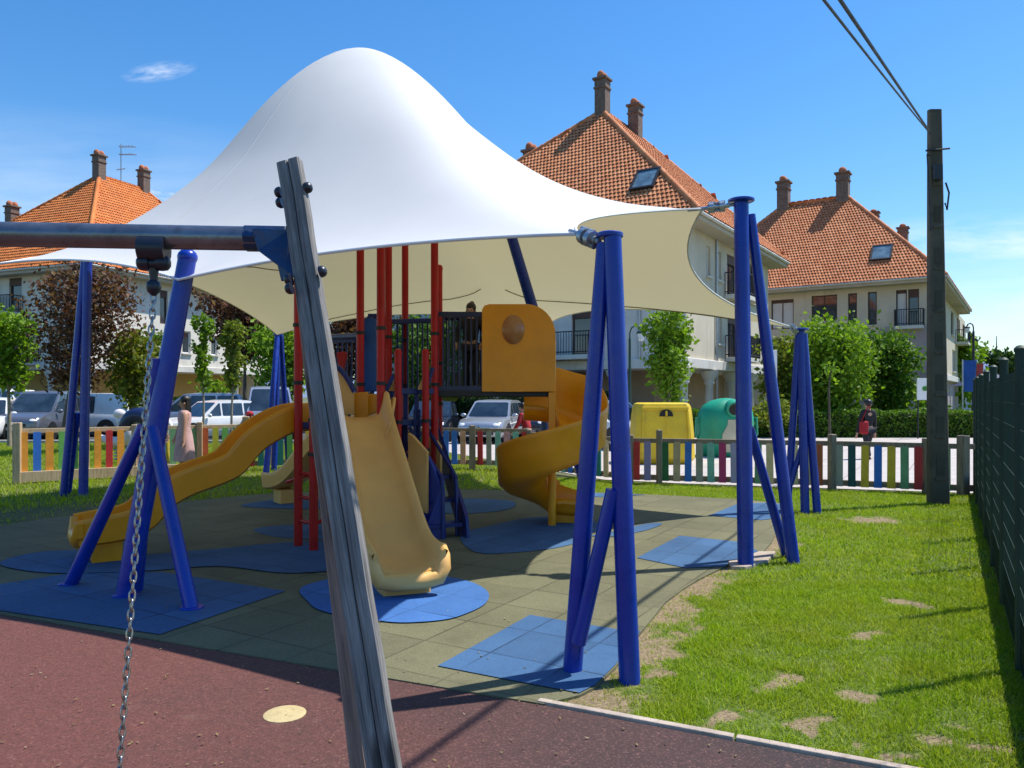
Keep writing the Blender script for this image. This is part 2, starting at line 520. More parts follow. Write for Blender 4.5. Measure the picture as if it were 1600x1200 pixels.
def at_z(pts, z): return [Vector((p.x, p.y, z)) for p in pts]
gm = MB(); gm.face([(-4000, -600, 0), (4000, -600, 0), (4000, 5000, 0), (-4000, 5000, 0)])
tag(gm.build('ground', M['far_ground']), kind='structure')
LAWN = [Vector(p) for p in ((-26, 3, 0), (-26, 26, 0), (-4, 26, 0), (1.6, 14.6, 0), (2.9, 13.9, 0), (7.8, 12.4, 0), (8.6, 12.9, 0), (2.1, 1.4, 0), (2.0, .6, 0))]
lm = MB(); lm.sheet(at_z(LAWN, .006)); tag(lm.build('lawn', M['soil']), kind='structure')
pm = MB(); pm.prism(at_z(PLAY, -.01), (0, 0, .034)); tag(pm.build('play_surface', M['olive_tile']), kind='structure')
rpoly = [RED_A-rd*6, RED_A, RED_B, RED_C, Vector((9, -5, 0)), Vector((-12, -5, 0))]
rm_ = MB(); rm_.prism(at_z(rpoly, -.012), (0, 0, .028)); tag(rm_.build('rubber_path', M['red_rubber']), kind='structure')

def spline(pts, n=6):
    out = []
    N = len(pts)
    for i in range(N):
        p0, p1, p2, p3 = (pts[(i+k-1) % N] for k in range(4))
        for j in range(n):
            t = j/n
            out.append(0.5*((2*p1)+(p2-p0)*t+(2*p0-5*p1+4*p2-p3)*t*t+(3*p1-p0-3*p2+p3)*t**3))
    return out
def patch(pix, mat, smooth_=False, z=.030):
    pts = [G(*p) for p in pix]
    if smooth_: pts = spline(pts)
    m_ = MB(); m_.sheet(at_z(pts, z))
    return tag(m_.build('rubber_patch', mat), kind='structure')
B1, B2 = M['blue_tile'], M['bright_blue_tile']
patch([(-200, 945), (0, 918), (122, 899), (255, 899), (446, 929), (250, 998.0), (0, 960)], B1)
patch([(0, 884), (57, 868), (142, 865), (221, 871), (283, 867), (354, 861), (450, 852), (540, 850), (600, 858), (640, 872), (640, 886), (560, 893),
       (450, 901), (340, 890), (221, 898), (93, 901), (28, 895)], B1, True, .034)
patch([(468, 928), (492, 916), (560, 902), (625, 899), (690, 906), (735, 915), (762, 931), (758, 950), (725, 967), (690, 976), (633, 980), (591, 977), (540, 970),
       (497, 959), (480, 945)], B2, True, .034)
patch([(684, 1048), (828, 967), (964, 990), (1001, 993), (985, 1014), (962, 1046), (930, 1078), (905, 1091), (800, 1071)], B1)
patch([(995, 876), (1062, 841), (1156, 851), (1185, 866), (1140, 883), (1133, 890), (1071, 892)], B1)
patch([(1108, 809), (1153, 790), (1201, 788.5), (1225, 791), (1232, 799), (1214, 813), (1190, 816)], B1)
patch([(880, 776), (895, 772), (1010, 775.5), (941, 779.5)], B1)
patch([(924, 841), (960, 834), (1010, 822), (1035, 822), (1010, 832), (960, 842)], B1, True)
patch([(720, 838), (770, 824), (830, 812), (900, 812), (935, 822), (920, 842), (880, 858), (800, 868), (740, 866)], B1, True)
patch([(376, 793), (410, 786), (450, 782), (520, 784), (540, 792), (500, 798), (420, 797)], B1, True)
patch([(396, 832), (440, 824), (540, 822), (600, 832), (560, 846), (450, 845)], B1, True, .027)
patch([(640, 792), (720, 782), (800, 786), (790, 800), (700, 806)], B1, True)

# concrete edging along the lawn and the footing slab of the right hand column
em = MB(); sd = Vector((-ed.y, ed.x, 0)) if (-ed.y*1+ed.x*1) > 0 else Vector((ed.y, -ed.x, 0))
k0 = RED_B-ed*.05
for i in range(6):
    a = k0+ed*(i*1.0+.006); b = k0+ed*(i*1.0+.994)
    em.bar(a+sd*.03+Vector((0, 0, .0)), b+sd*.03+Vector((0, 0, .0)), .045, .064)
M['edging'] = plain('edging_concrete', (.40, .33, .27), .9, 0, .25, 6, .5, 50, dirt=((.18, .14, .1), .7))
tag(em.build('edging_strip', M['edging'], bevel=.006), 'pale concrete edging strip between the lawn and the dark rubber path', 'edging')
fm = MB()
fm.prism(at_z([G(1138, 884), (G(1165, 876)), G(1185, 868), G(1212, 868), G(1200, 882), G(1165, 893), G(1142, 892)], -.01), (0, 0, .055))
tag(fm.build('footing_slab', M['edging'], bevel=.008), 'pale concrete footing slab at the base of the tallest blue column', 'footing')

# round inlaid disc in the rubber path
dm = MB(); dm.lathe([(.104, -.01), (.104, .019), (.098, .022), (0.001, .022)], G(445, 1121), 40)
M['disc'] = plain('cream_disc', (.50, .40, .20), .7, 0, .12, 8, .3, 90, dirt=((.2, .15, .08), .55))
tag(dm.build('drain_cover', M['disc'], smooth=True), 'round cream cover disc set in the red rubber path', 'cover')

# car park and pavements outside the fences
def sheet(name, pts, z, mat):
    m_ = MB(); m_.sheet([Vector((p[0], p[1], z)) for p in pts]); return tag(m_.build(name, mat), kind='structure')
sheet('car_park', [(-70, 26.4), (2, 26.4), (2, 40), (-70, 70)], .008, M['asphalt'])
sheet('pavement', [(1.75, 14.75), (3.1, 14.1), (8.0, 12.55), (40, 32), (40, 30.6), (15, 30.6), (2.0, 30.6), (-4.0, 26.25)][:5]+[(15, 30.2), (2.0, 30.2), (-3.9, 26.2)], .012, M['pale_paving'])
km = MB(); km.box((-37, 26.3, .05), (66, .22, .14)); tag(km.build('kerb', M['concrete'], bevel=.015), kind='structure')

# ------------------------------------------------------------------ grass
def in_poly(x, y, poly):
    ins = np.zeros(len(x), bool); n = len(poly)
    for i in range(n):
        x1, y1 = poly[i].x, poly[i].y; x2, y2 = poly[(i+1) % n].x, poly[(i+1) % n].y
        if y1 == y2: continue
        c = ((y1 > y) != (y2 > y)) & (x < (x2-x1)*(y-y1)/(y2-y1)+x1)
        ins ^= c
    return ins
def vnoise(x, y, s, seed):
    r = np.random.default_rng(seed); T = r.random((64, 64))
    u = x*s; v = y*s; i = np.floor(u).astype(int); j = np.floor(v).astype(int); fu = u-i; fv = v-j
    fu = fu*fu*(3-2*fu); fv = fv*fv*(3-2*fv)
    g = lambda a, b: T[a % 64, b % 64]
    return (g(i, j)*(1-fu)+g(i+1, j)*fu)*(1-fv)+(g(i, j+1)*(1-fu)+g(i+1, j+1)*fu)*fv
DIRT = [(1405, 945, .16, .10), (1360, 994, .21, .10), (1338, 1100, .10, .06), (1210, 1068, .22, .07), (1040, 1025, .16, .07), (1102, 1133, .09, .06),
        (1375, 815, .32, .28), (1020, 985, .15, .20), (1036, 960, .13, .2), (1440, 1160, .15, .06), (1395, 1185, .12, .05), (1530, 1165, .10, .08), (1495, 1130, .07, .04), (1000, 1062, .13, .06),
        (990, 1018, .12, .12), (120, 800, 1.1, .5), (20, 812, 1.2, .5), (925, 1088, .10, .06), (1065, 932, .12, .12), (1100, 912, .12, .1), (1260, 1140, .12, .05), (1180, 1120, .08, .04)]
def bare(x, y):
    d = np.full(len(x), 1.0)
    for px, py, rx, ry in DIRT:
        g = G(px, py); wx = x+.34*(vnoise(x, y, 4.5, 41)-.5)+.12*(vnoise(x, y, 13, 42)-.5); wy = y+.30*(vnoise(x, y, 4.5, 43)-.5)+.10*(vnoise(x, y, 13, 44)-.5); q = ((wx-g.x)/rx)**2+((wy-g.y)/ry)**2
        d = np.minimum(d, np.clip((q+.15)/2.2, 0, 1))
    # trodden strip along the edge of the rubber
    dist = np.full(len(x), 9.0)
    for p, q in zip(PLAY[:12], PLAY[1:13]):
        ex, ey = q.x-p.x, q.y-p.y; L2 = ex*ex+ey*ey+1e-9
        t = np.clip(((x-p.x)*ex+(y-p.y)*ey)/L2, 0, 1); dist = np.minimum(dist, np.hypot(x-p.x-t*ex, y-p.y-t*ey))
    d = np.minimum(d, np.clip((dist-.02)/.30+.9*(vnoise(x, y, 2.3, 21)-.45), 0, 1))
    d = d+1.1*(vnoise(x, y, 7, 3)-.5)*(d < .98)*.6+.5*(vnoise(x, y, 23, 8)-.5)*(d < .98)
    d = np.minimum(d, 1.25-.9*np.clip(vnoise(x, y, .9, 31)-.62, 0, 1)*3*vnoise(x, y, 12, 33))
    return np.clip(d, 0, 1)
def grass(name, box, n, h, w, label=None, seed=1):
    r = np.random.default_rng(seed)
    x = r.uniform(box[0], box[1], n); y = r.uniform(box[2], box[3], n)
    keep = in_poly(x, y, LAWN) & ~in_poly(x, y, PLAY)
    # keep clear of the rubber path and edging
    side = (x-RED_B.x)*(-ed.y)+(y-RED_B.y)*ed.x
    keep &= (side > .055) | (x < RED_B.x-.05)
    keep &= ~((x < RED_B.x) & (y < 5.6))
    d = bare(x, y)**1.6
    n1 = vnoise(x, y, 1.7, 5); n2 = vnoise(x, y, 6.5, 9)
    dens = np.clip(.55+.8*n1+.6*(n2-.4), .3, 1)*(.05+.95*d)
    keep &= r.random(n) < dens
    x = x[keep]; y = y[keep]; d = d[keep]; n1 = n1[keep]; n2 = n2[keep]; n = len(x)
    H = .008+h*(.45+.85*r.random(n))*(.5+.5*d)*(.65+.8*n2)
    W = w*(.7+.6*r.random(n))
    a = r.uniform(0, 2*PI, n); lean = r.normal(0, .75, n)*H; ln2 = lean*1.0
    dx = np.cos(a); dy = np.sin(a); b = r.uniform(0, 2*PI, n)
    lx = np.cos(b)*ln2; ly = np.sin(b)*ln2
    z0 = np.full(n, .006)
    V = np.empty((n, 5, 3))
    V[:, 0] = np.stack([x-dx*W/2, y-dy*W/2, z0], 1); V[:, 1] = np.stack([x+dx*W/2, y+dy*W/2, z0], 1)
    V[:, 2] = np.stack([x+dx*W*.4+lx*.35, y+dy*W*.4+ly*.35, H*.6], 1); V[:, 3] = np.stack([x-dx*W*.4+lx*.35, y-dy*W*.4+ly*.35, H*.6], 1)
    V[:, 4] = np.stack([x+lx, y+ly, H], 1)
    me = bpy.data.meshes.new(name)
    me.vertices.add(n*5); me.vertices.foreach_set('co', V.ravel())
    base = np.arange(n)[:, None]*5
    loops = np.concatenate([base+np.array([0, 1, 2, 3]), base+np.array([3, 2, 4])], 1).ravel()
    me.loops.add(n*7); me.loops.foreach_set('vertex_index', loops)
    me.polygons.add(n*2)
    st = (np.arange(n)[:, None]*7+np.array([0, 4])).ravel()
    me.polygons.foreach_set('loop_start', st)
    me.update(calc_edges=True)
    me.materials.append(M['grass'])
    o = bpy.data.objects.new(name, me); C.objects.link(o)
    return tag(o, label, 'grass', None, 'stuff')
def leafy(name, cols, trans=.35, patchy=None, rough=.55):
    m = NT(name)
    c = m.ramp(m.island(), [(i/(len(cols)-1), k) for i, k in enumerate(cols)])
    if patchy:
        v = m.coord()
        c = m.mix(m.ramp(m.noise(v, patchy[0], 4), [(.42, 0.0), (.68, patchy[2])]), c, patchy[1])
    d = m.n('ShaderNodeBsdfTranslucent'); 
    m.set(d.inputs['Color'], m.mix(1.0, c, (1.25, 1.3, .6), 'MULTIPLY'))
    m.set(m.b.inputs['Base Color'], c); m.b.inputs['Roughness'].default_value = rough; m.b.inputs['Specular IOR Level'].default_value = .25
    mx_ = m.n('ShaderNodeMixShader'); mx_.inputs[0].default_value = trans
    m.l(m.b.outputs[0], mx_.inputs[1]); m.l(d.outputs[0], mx_.inputs[2]); m.l(mx_.outputs[0], m.o.inputs[0])
    return m.m
def lawn_top():
    nx, ny = 190, 290
    X, Y = np.meshgrid(np.linspace(0, 7.8, nx), np.linspace(2.4, 14.0, ny)); x = X.ravel(); y = Y.ravel()
    ok = in_poly(x, y, LAWN); side = (x-RED_B.x)*(-ed.y)+(y-RED_B.y)*ed.x
    ok &= (side > .03) | (y > 5)
    q = np.arange(nx*ny).reshape(ny, nx); f = np.stack([q[:-1, :-1], q[:-1, 1:], q[1:, 1:], q[1:, :-1]], -1).reshape(-1, 4)
    f = f[ok[f].all(1)]
    d = bare(x, y); z = .008+.004*d*vnoise(x, y, 14, 5)
    me = bpy.data.meshes.new('turf'); me.from_pydata(np.stack([x, y, z], 1).tolist(), [], f.tolist())
    at = me.attributes.new('bare', 'FLOAT', 'POINT'); at.data.foreach_set('value', 1-d)
    me.polygons.foreach_set('use_smooth', [True]*len(me.polygons)); me.materials.append(M['turf'])
    o = bpy.data.objects.new('turf', me); C.objects.link(o); tag(o, kind='structure')
def turf_mat():
    m = NT('turf'); v = m.coord()
    at = m.n('ShaderNodeAttribute'); at.attribute_name = 'bare'
    b = m.noise(v, 60, 4, .65); a = m.noise(v, 9, 6, .65)
    green = m.ramp(b, [(.3, (.05, .09, .008)), (.7, (.14, .19, .025))])
    soil = m.ramp(b, [(.28, (.10, .075, .04)), (.5, (.24, .175, .10)), (.72, (.38, .29, .175))])
    soil = m.mix(m.ramp(a, [(.5, 0.0), (.75, .6)]), soil, (.14, .12, .05))
    k = m.math('ADD', at.outputs['Fac'], m.math('MULTIPLY', m.math('SUBTRACT', a, .5), .7))
    c = m.mix(m.ramp(k, [(.28, 0.0), (.62, 1.0)]), green, soil)
    m.set(m.b.inputs['Base Color'], c); m.b.inputs['Roughness'].default_value = .95; m.bump(b, .9, .015)
    return m.m
M['turf'] = turf_mat()
lawn_top()
M['grass'] = leafy('grass_blades', [(.17, .28, .008), (.25, .39, .010), (.33, .45, .016), (.45, .50, .08)], .40, (1.4, (.36, .37, .04), .55))
grass('grass', (0.1, 5.2, 2.6, 6.6), 280000, .030, .005, 'short green grass of the near lawn beside the pale edging strip', 1)
grass('grass', (0.6, 8.6, 6.6, 15.0), 240000, .036, .0075, 'short grass further back on the right lawn, up to the picket fence', 2)
grass('grass', (-24, .6, 8.5, 26), 260000, .055, .012, 'short green grass of the lawn along the far side of the playground', 3)

# leaf litter and grit lying on the rubber
def litter(name, label, n, region, mat, size, seed):
    r = np.random.default_rng(seed); rr = random.Random(seed); mb = MB(); k = 0
    while k < n:
        px = rr.uniform(region[0], region[1]); py = region[2]+(region[3]-region[2])*rr.random()**1.4
        g = G(px, py); 
        inside = in_poly(np.array([g.x]), np.array([g.y]), PLAY)[0]
        z = .028 if inside else .019
        if not inside and not in_poly(np.array([g.x]), np.array([g.y]), rpoly)[0]: continue
        a = rr.uniform(0, 2*PI); s = size*rr.uniform(.4, 1.3); ca, sa = math.cos(a), math.sin(a); w = rr.uniform(.25, .6)
        mb.face([(g.x+ca*s, g.y+sa*s, z+rr.uniform(.004, .012)), (g.x-sa*s*w, g.y+ca*s*w, z+.004), (g.x-ca*s, g.y-sa*s, z+rr.uniform(.004, .010)), (g.x+sa*s*w, g.y-ca*s*w, z+.006)])
        k += 1
    tag(mb.build(name, mat), label, 'litter', None, 'stuff')
M['litter'] = leafy('litter_leaves', [(.22, .15, .06), (.30, .24, .10), (.14, .09, .045), (.35, .30, .18)], .15)
litter('leaf_litter', 'small dry leaves and grit scattered on the rubber surfaces', 420, (-60, 1180, 780, 1210), M['litter'], .011, 4)
# ------------------------------------------------------------------ buildings
def plaster(name, col, stain=(.3, .27, .22)):
    m = NT(name); v = m.coord()
    c = m.ramp(m.noise(v, .7, 6, .6), [(.3, mul(col, .86)), (.7, mul(col, 1.06))])
    vs = m.coord('Object', (1.6, 1.6, .22))
    c = m.mix(m.ramp(m.noise(vs, 1.2, 7, .65), [(.52, 0.0), (.75, .38)]), c, stain)
    m.set(m.b.inputs['Base Color'], c); m.b.inputs['Roughness'].default_value = .9
    m.bump(m.noise(v, 14, 4), .15, .02)
    return m.m
M['plaster_white'] = plaster('white_plaster', (.66, .64, .60))
M['plaster_cream'] = plaster('cream_plaster', (.62, .55, .42))
M['plaster_mauve'] = plaster('mauve_plaster', (.36, .30, .32))
M['plaster_tan'] = plaster('tan_plaster', (.42, .30, .20))
M['plaster_ochre'] = plaster('ochre_plaster', (.55, .36, .12))
M['trim'] = plaster('pale_trim', (.66, .64, .59))
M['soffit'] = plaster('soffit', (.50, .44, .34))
M['shutter'] = plain('white_shutter', (.62, .62, .60), .6, 0, .05)
M['brick_stack'] = plain('brick_stack', (.17, .125, .10), .9, 0, .3, 6, .6, 30, dirt=((.08, .072, .07), .7))
M['terracotta'] = plain('terracotta', (.42, .14, .06), .85, 0, .3, 4)
def tile_clay(name, cols):
    m = NT(name)
    c = m.ramp(m.island(), [(i/(len(cols)-1), k) for i, k in enumerate(cols)])
    v = m.coord()
    c = m.mix(m.ramp(m.noise(v, .6, 6), [(.45, 0.0), (.75, .35)]), c, (.32, .12, .055))
    m.set(m.b.inputs['Base Color'], c); m.b.inputs['Roughness'].default_value = .85
    m.bump(m.noise(v, 30, 3), .2, .01)
    return m.m
M['clay_a'] = tile_clay('clay_tiles', [(.50, .165, .055), (.60, .22, .085), (.68, .28, .12), (.54, .17, .06)])
M['clay_b'] = tile_clay('clay_tiles_orange', [(.56, .15, .026), (.62, .185, .036), (.68, .22, .055), (.54, .135, .024)])
M['clay_under'] = plain('clay_underlay', (.10, .035, .018), .95)

def tiles(mb, poly, pu=.195, pv=.285):
    """barrel clay tiles laid in staggered rows on the planar face poly, whose first edge is the eave"""
    o = Vector(poly[0]); u = (Vector(poly[1])-o).normalized()
    nrm = (Vector(poly[1])-o).cross(Vector(poly[2])-o).normalized()
    if nrm.z < 0: nrm = -nrm
    v = nrm.cross(u).normalized()
    if v.z < 0: v = -v
    P2 = [((Vector(p)-o).dot(u), (Vector(p)-o).dot(v)) for p in poly]
    umin = min(p[0] for p in P2); umax = max(p[0] for p in P2); vmax = max(p[1] for p in P2)
    def span(h):
        xs = []
        for i in range(len(P2)):
            (x1, y1), (x2, y2) = P2[i], P2[(i+1) % len(P2)]
            if (y1 > h) != (y2 > h): xs.append(x1+(x2-x1)*(h-y1)/(y2-y1))
        return (min(xs), max(xs)) if len(xs) >= 2 else None
    rows = int(vmax/pv)+1
    rr = random.Random(3)
    for i in range(rows):
        h = i*pv
        sp = span(h+pv*.5)
        if sp is None: continue
        off = (pu/2) if i % 2 else 0
        k0 = math.ceil((sp[0]-off)/pu); k1 = math.floor((sp[1]-off)/pu)
        for k in range(k0, k1+1):
            cu = k*pu+off
            j = rr.uniform(-.006, .006); vv0 = h-.05+rr.uniform(-.012, .012); vv1 = h+pv+.04
            b = len(mb.v)
            for vv, lift, w in ((vv0, .058, .54), (vv1, .012, .46)):
                for s_ in range(5):
                    t = PI*s_/4
                    p = o+u*(cu+j-math.cos(t)*pu*w)+v*vv+nrm*(lift+math.sin(t)*.062)
                    mb.v.append(tuple(p))
            for s_ in range(4):
                mb.f.append((b+s_, b+s_+1, b+5+s_+1, b+5+s_)); mb.m.append(0)

def hipcaps(mb, a, b, r=.13):
    a = Vector(a); b = Vector(b); L = (b-a).length; n = max(2, int(L/.38)); d = (b-a)/n
    for i in range(n):
        mb.tube([a+d*(i-.06)+Vector((0, 0, .05)), a+d*(i+1.04)+Vector((0, 0, .05))], [r*1.12, r*.92], 10)

class House:
    def __init__(s, name, label, C1, ul, ur, W, D, Ze, Zr, A1, A2, ridge, over, walls, floors, clay, group=None, cat='building'):
        s.C1 = Vector((*C1, 0)); s.ul = Vector((*ul, 0)).normalized(); s.ur = Vector((*ur, 0)).normalized()
        s.W, s.D, s.Ze, s.over, s.floors = W, D, Ze, over, floors
        s.root = empty(name, s.C1, label, cat, group)
        s.walls = walls; s.trim = M['trim']
        c = {k: s.pt(a, b, Ze) for k, (a, b) in dict(c1=(0, 0), c2=(W, 0), c3=(0, D), c4=(W, D)).items()}
        A1 = s.pt(A1[0], A1[1], Zr); A2 = s.pt(A2[0], A2[1], Zr); s.A1, s.A2 = A1, A2
        if ridge == 'ur': F = [[c['c1'], c['c2'], A1], [c['c3'], c['c1'], A1, A2], [c['c4'], c['c3'], A2], [c['c2'], c['c4'], A2, A1]]
        else: F = [[c['c1'], c['c2'], A2, A1], [c['c3'], c['c1'], A1], [c['c4'], c['c3'], A1, A2], [c['c2'], c['c4'], A2]]
        s.faces = F
        mb = MB()
        for f in F: mb.face(f)
        s.roof = mb.build('roof', M['clay_under'], s.root)
        tm = MB()
        for f in F[:2]: tiles(tm, f)
        for f in F[2:]: tiles(tm, f, .44, .62)
        tm.build('roof_tiles', clay, s.roof, smooth=True, angle=60)
        rmb = MB()
        for p, q in ((A1, A2), (A1, c['c1']), (A2 if ridge == 'ul' else A1, c['c2']), (A1 if ridge == 'ul' else A2, c['c3']), (A2, c['c4'])): hipcaps(rmb, p, q)
        rmb.build('ridge_tiles', clay, s.roof, smooth=True, angle=50)
        eb = MB()
        z0, z1 = Ze-.30, Ze-.02
        eb.prism([s.pt(.04, .04, z0), s.pt(W-.04, .04, z0), s.pt(W-.04, D-.04, z0), s.pt(.04, D-.04, z0)], (0, 0, z1-z0))
        eb.build('eave', M['soffit'], s.root, bevel=.02)
        gb = MB()
        for p, q in (((-.03, -.03), (W, -.03)), ((-.03, -.03), (-.03, D))):
            gb.tube([s.pt(p[0], p[1], Ze-.06), s.pt(q[0], q[1], Ze-.06)], .075, 8)
        gb.build('gutter', M['trim'], s.root, smooth=True)
    def pt(s, a, b, z): return s.C1+s.ul*a+s.ur*b+Vector((0, 0, z))
    def a_px(s, px, b=None):
        b = s.over if b is None else b
        k = (px-800)/1200; o = s.C1+s.ur*b
        return (k*o.y-o.x)/(s.ul.x-k*s.ul.y)
    def b_px(s, px, a=None):
        a = s.over if a is None else a
        k = (px-800)/1200; o = s.C1+s.ul*a
        return (k*o.y-o.x)/(s.ur.x-k*s.ur.y)
    def facade(s, mb, side, lo, hi, z0, z1, holes, depth=.22):
        """wall with real openings; side 'l' runs along ul, 'r' along ur"""
        ins = s.over
        if side == 'l':
            f = lambda t, d, z: s.pt(t, ins+d, z)
        else:
            f = lambda t, d, z: s.pt(ins+d, t, z)
        xs = sorted({lo, hi, *[h[0] for h in holes], *[h[1] for h in holes]}); zs = sorted({z0, z1, *[h[2] for h in holes], *[h[3] for h in holes]})
        for i in range(len(xs)-1):
            for j in range(len(zs)-1):
                cx = (xs[i]+xs[i+1])/2; cz = (zs[j]+zs[j+1])/2
                if any(h[0] < cx < h[1] and h[2] < cz < h[3] for h in holes): continue
                mb.face([f(xs[i], 0, zs[j]), f(xs[i+1], 0, zs[j]), f(xs[i+1], 0, zs[j+1]), f(xs[i], 0, zs[j+1])])
        for h in holes:
            a, b, c, d = h[:4]
            for (p, q, r_, t) in (((a, c), (b, c), (b, c), (a, c)), ((a, d), (b, d), (b, d), (a, d)), ((a, c), (a, d), (a, d), (a, c)), ((b, c), (b, d), (b, d), (b, c))):
                mb.face([f(p[0], 0, p[1]), f(q[0], 0, q[1]), f(r_[0], depth, r_[1]), f(t[0], depth, t[1])])
        return f
    def opening(s, f, h, kind, parent):
        a, b, c, d = h[:4]; w = .07
        wm = MB(); fr = M['brown_frame'] if kind != 'white' else M['white_paint']
        x = (f(b, 0, c)-f(a, 0, c)).normalized(); n = (f(a, 1, c)-f(a, 0, c)).normalized(); z = Vector((0, 0, 1))
        mid = lambda t, dd, zz: f(t, dd, zz)
        def fb(t0, t1, q0, q1, dd=.15, th=.06): wm.frame_box(mid((t0+t1)/2, dd, (q0+q1)/2), x, n, z, abs(t1-t0)/2, th/2, abs(q1-q0)/2)
        fb(a, a+w, c, d); fb(b-w, b, c, d); fb(a+w, b-w, c, c+w); fb(a+w, b-w, d-w*(3.2 if kind == 'shutter' else 1), d)
        n_m = max(1, round((b-a)/.8))
        for k in range(1, n_m): fb(a+(b-a)*k/n_m-.03, a+(b-a)*k/n_m+.03, c+w, d-w, .15, .05)
        win = wm.build('door' if kind == 'door' else 'window', fr, parent)
        pm_ = MB(); pm_.frame_box(mid((a+b)/2, .17, (c+d)/2), x, n, z, (b-a)/2-.02, .012, (d-c)/2-.02)
        pm_.build('shutter' if kind == 'shutter' else 'pane', M['shutter'] if kind == 'shutter' else M['pane'], win)
        if kind in ('dark', 'white'):
            sb = MB(); sb.frame_box(mid((a+b)/2, -.04, c-.05), x, n, z, (b-a)/2+.08, .1, .035); sb.build('sill', M['trim'], win)
        if kind == 'door':      # roller blind half drawn behind the glass line
            sb = MB(); sb.frame_box(mid((a+b)/2, .10, d-(d-c)*.11), x, n, z, (b-a)/2-.02, .03, (d-c)*.11); sb.build('roller_blind', M['brown_frame'], win)
        return win
    def balcony(s, side, t0, t1, z, out=.9):
        f = (lambda t, d, zz: s.pt(t, s.over-d, zz)) if side == 'l' else (lambda t, d, zz: s.pt(s.over-d, t, zz))
        bm_ = MB(); bm_.prism([f(t0, 0.01, z-.2), f(t1, 0.01, z-.2), f(t1, out, z-.2), f(t0, out, z-.2)], (0, 0, .2))
        bal = bm_.build('balcony', s.trim, s.root, bevel=.015)
        rl = MB()
        pts = [(t0, .03), (t0, out-.05), (t1, out-.05), (t1, .03)]
        for (p, q) in zip(pts[:-1], pts[1:]):
            A = f(p[0], p[1], 0); B = f(q[0], q[1], 0); L = (B-A).length
            for zz in (z+.12, z+1.0): rl.bar(A+Vector((0, 0, zz)), B+Vector((0, 0, zz)), .05)
            k = max(1, int(L/.13))
            for i in range(k+1):
                c_ = A+(B-A)*i/k; rl.bar(c_+Vector((0, 0, z+.0)), c_+Vector((0, 0, z+1.0)), .028)
        rl.build('railing', M['iron'], bal)
    def chimney(s, base, h, w=.75, sink=1.2):
        """square stack with a stepped neck and two clay cowls"""
        base = Vector(base); mb = MB(); rz = math.atan2(s.ur.y, s.ur.x)
        mb.box(base+Vector((0, 0, (h*.62-sink)/2)), (w, w, h*.62+sink), rz)
        st = mb.build('chimney', M['brick_stack'], s.root, bevel=.02)
        nb = MB()
        nb.box(base+Vector((0, 0, h*.645)), (w*1.16, w*1.16, h*.05), rz); nb.box(base+Vector((0, 0, h*.755)), (w*1.02, w*1.02, h*.17), rz)
        nb.box(base+Vector((0, 0, h*.87)), (w*1.3, w*1.3, h*.06), rz)
        nb.build('chimney_neck', M['brick_stack'], st, bevel=.02)
        cb = MB(); d = s.ur*w*.3
        for k in (-1, 1): cb.lathe([(w*.29, 0), (w*.33, h*.05), (w*.31, h*.10), (w*.2, h*.155), (w*.05, h*.18)], base+d*k+Vector((0, 0, h*.895)), 10)
        cb.build('chimney_cowl', M['terracotta'], st, smooth=True)
    def skylight(s, face, px, py, w, h):
        """roof window on roof face, found where the photo shows it"""
        f = s.faces[face]; o = f[0]; n = (f[1]-o).cross(f[2]-o).normalized()
        if n.z < 0: n = -n
        d = Vector(((px-800)/1200, 1, (HZ-py)/1200)); e = Vector((0, 0, EYE)); t = (o-e).dot(n)/d.dot(n)
        c = e+d*t; u = (f[1]-o).normalized(); v = n.cross(u)
        fb = MB(); fr = .09
        for sgn in (-1, 1):
            fb.frame_box(c+u*sgn*w/2+n*.14, u, v, n, fr/2, h/2+fr/2, .08); fb.frame_box(c+v*sgn*h/2+n*.14, u, v, n, w/2-fr/2, fr/2, .08)
        sk = fb.build('roof_window', M['iron'], s.roof)
        pb = MB(); pb.frame_box(c+n*.15, u, v, n, w/2-fr/2, h/2-fr/2, .03); o_ = pb.build('roof_window_pane', M['skylight_pane'], s.roof)

def fix_subpart(o, parent): o.parent = parent

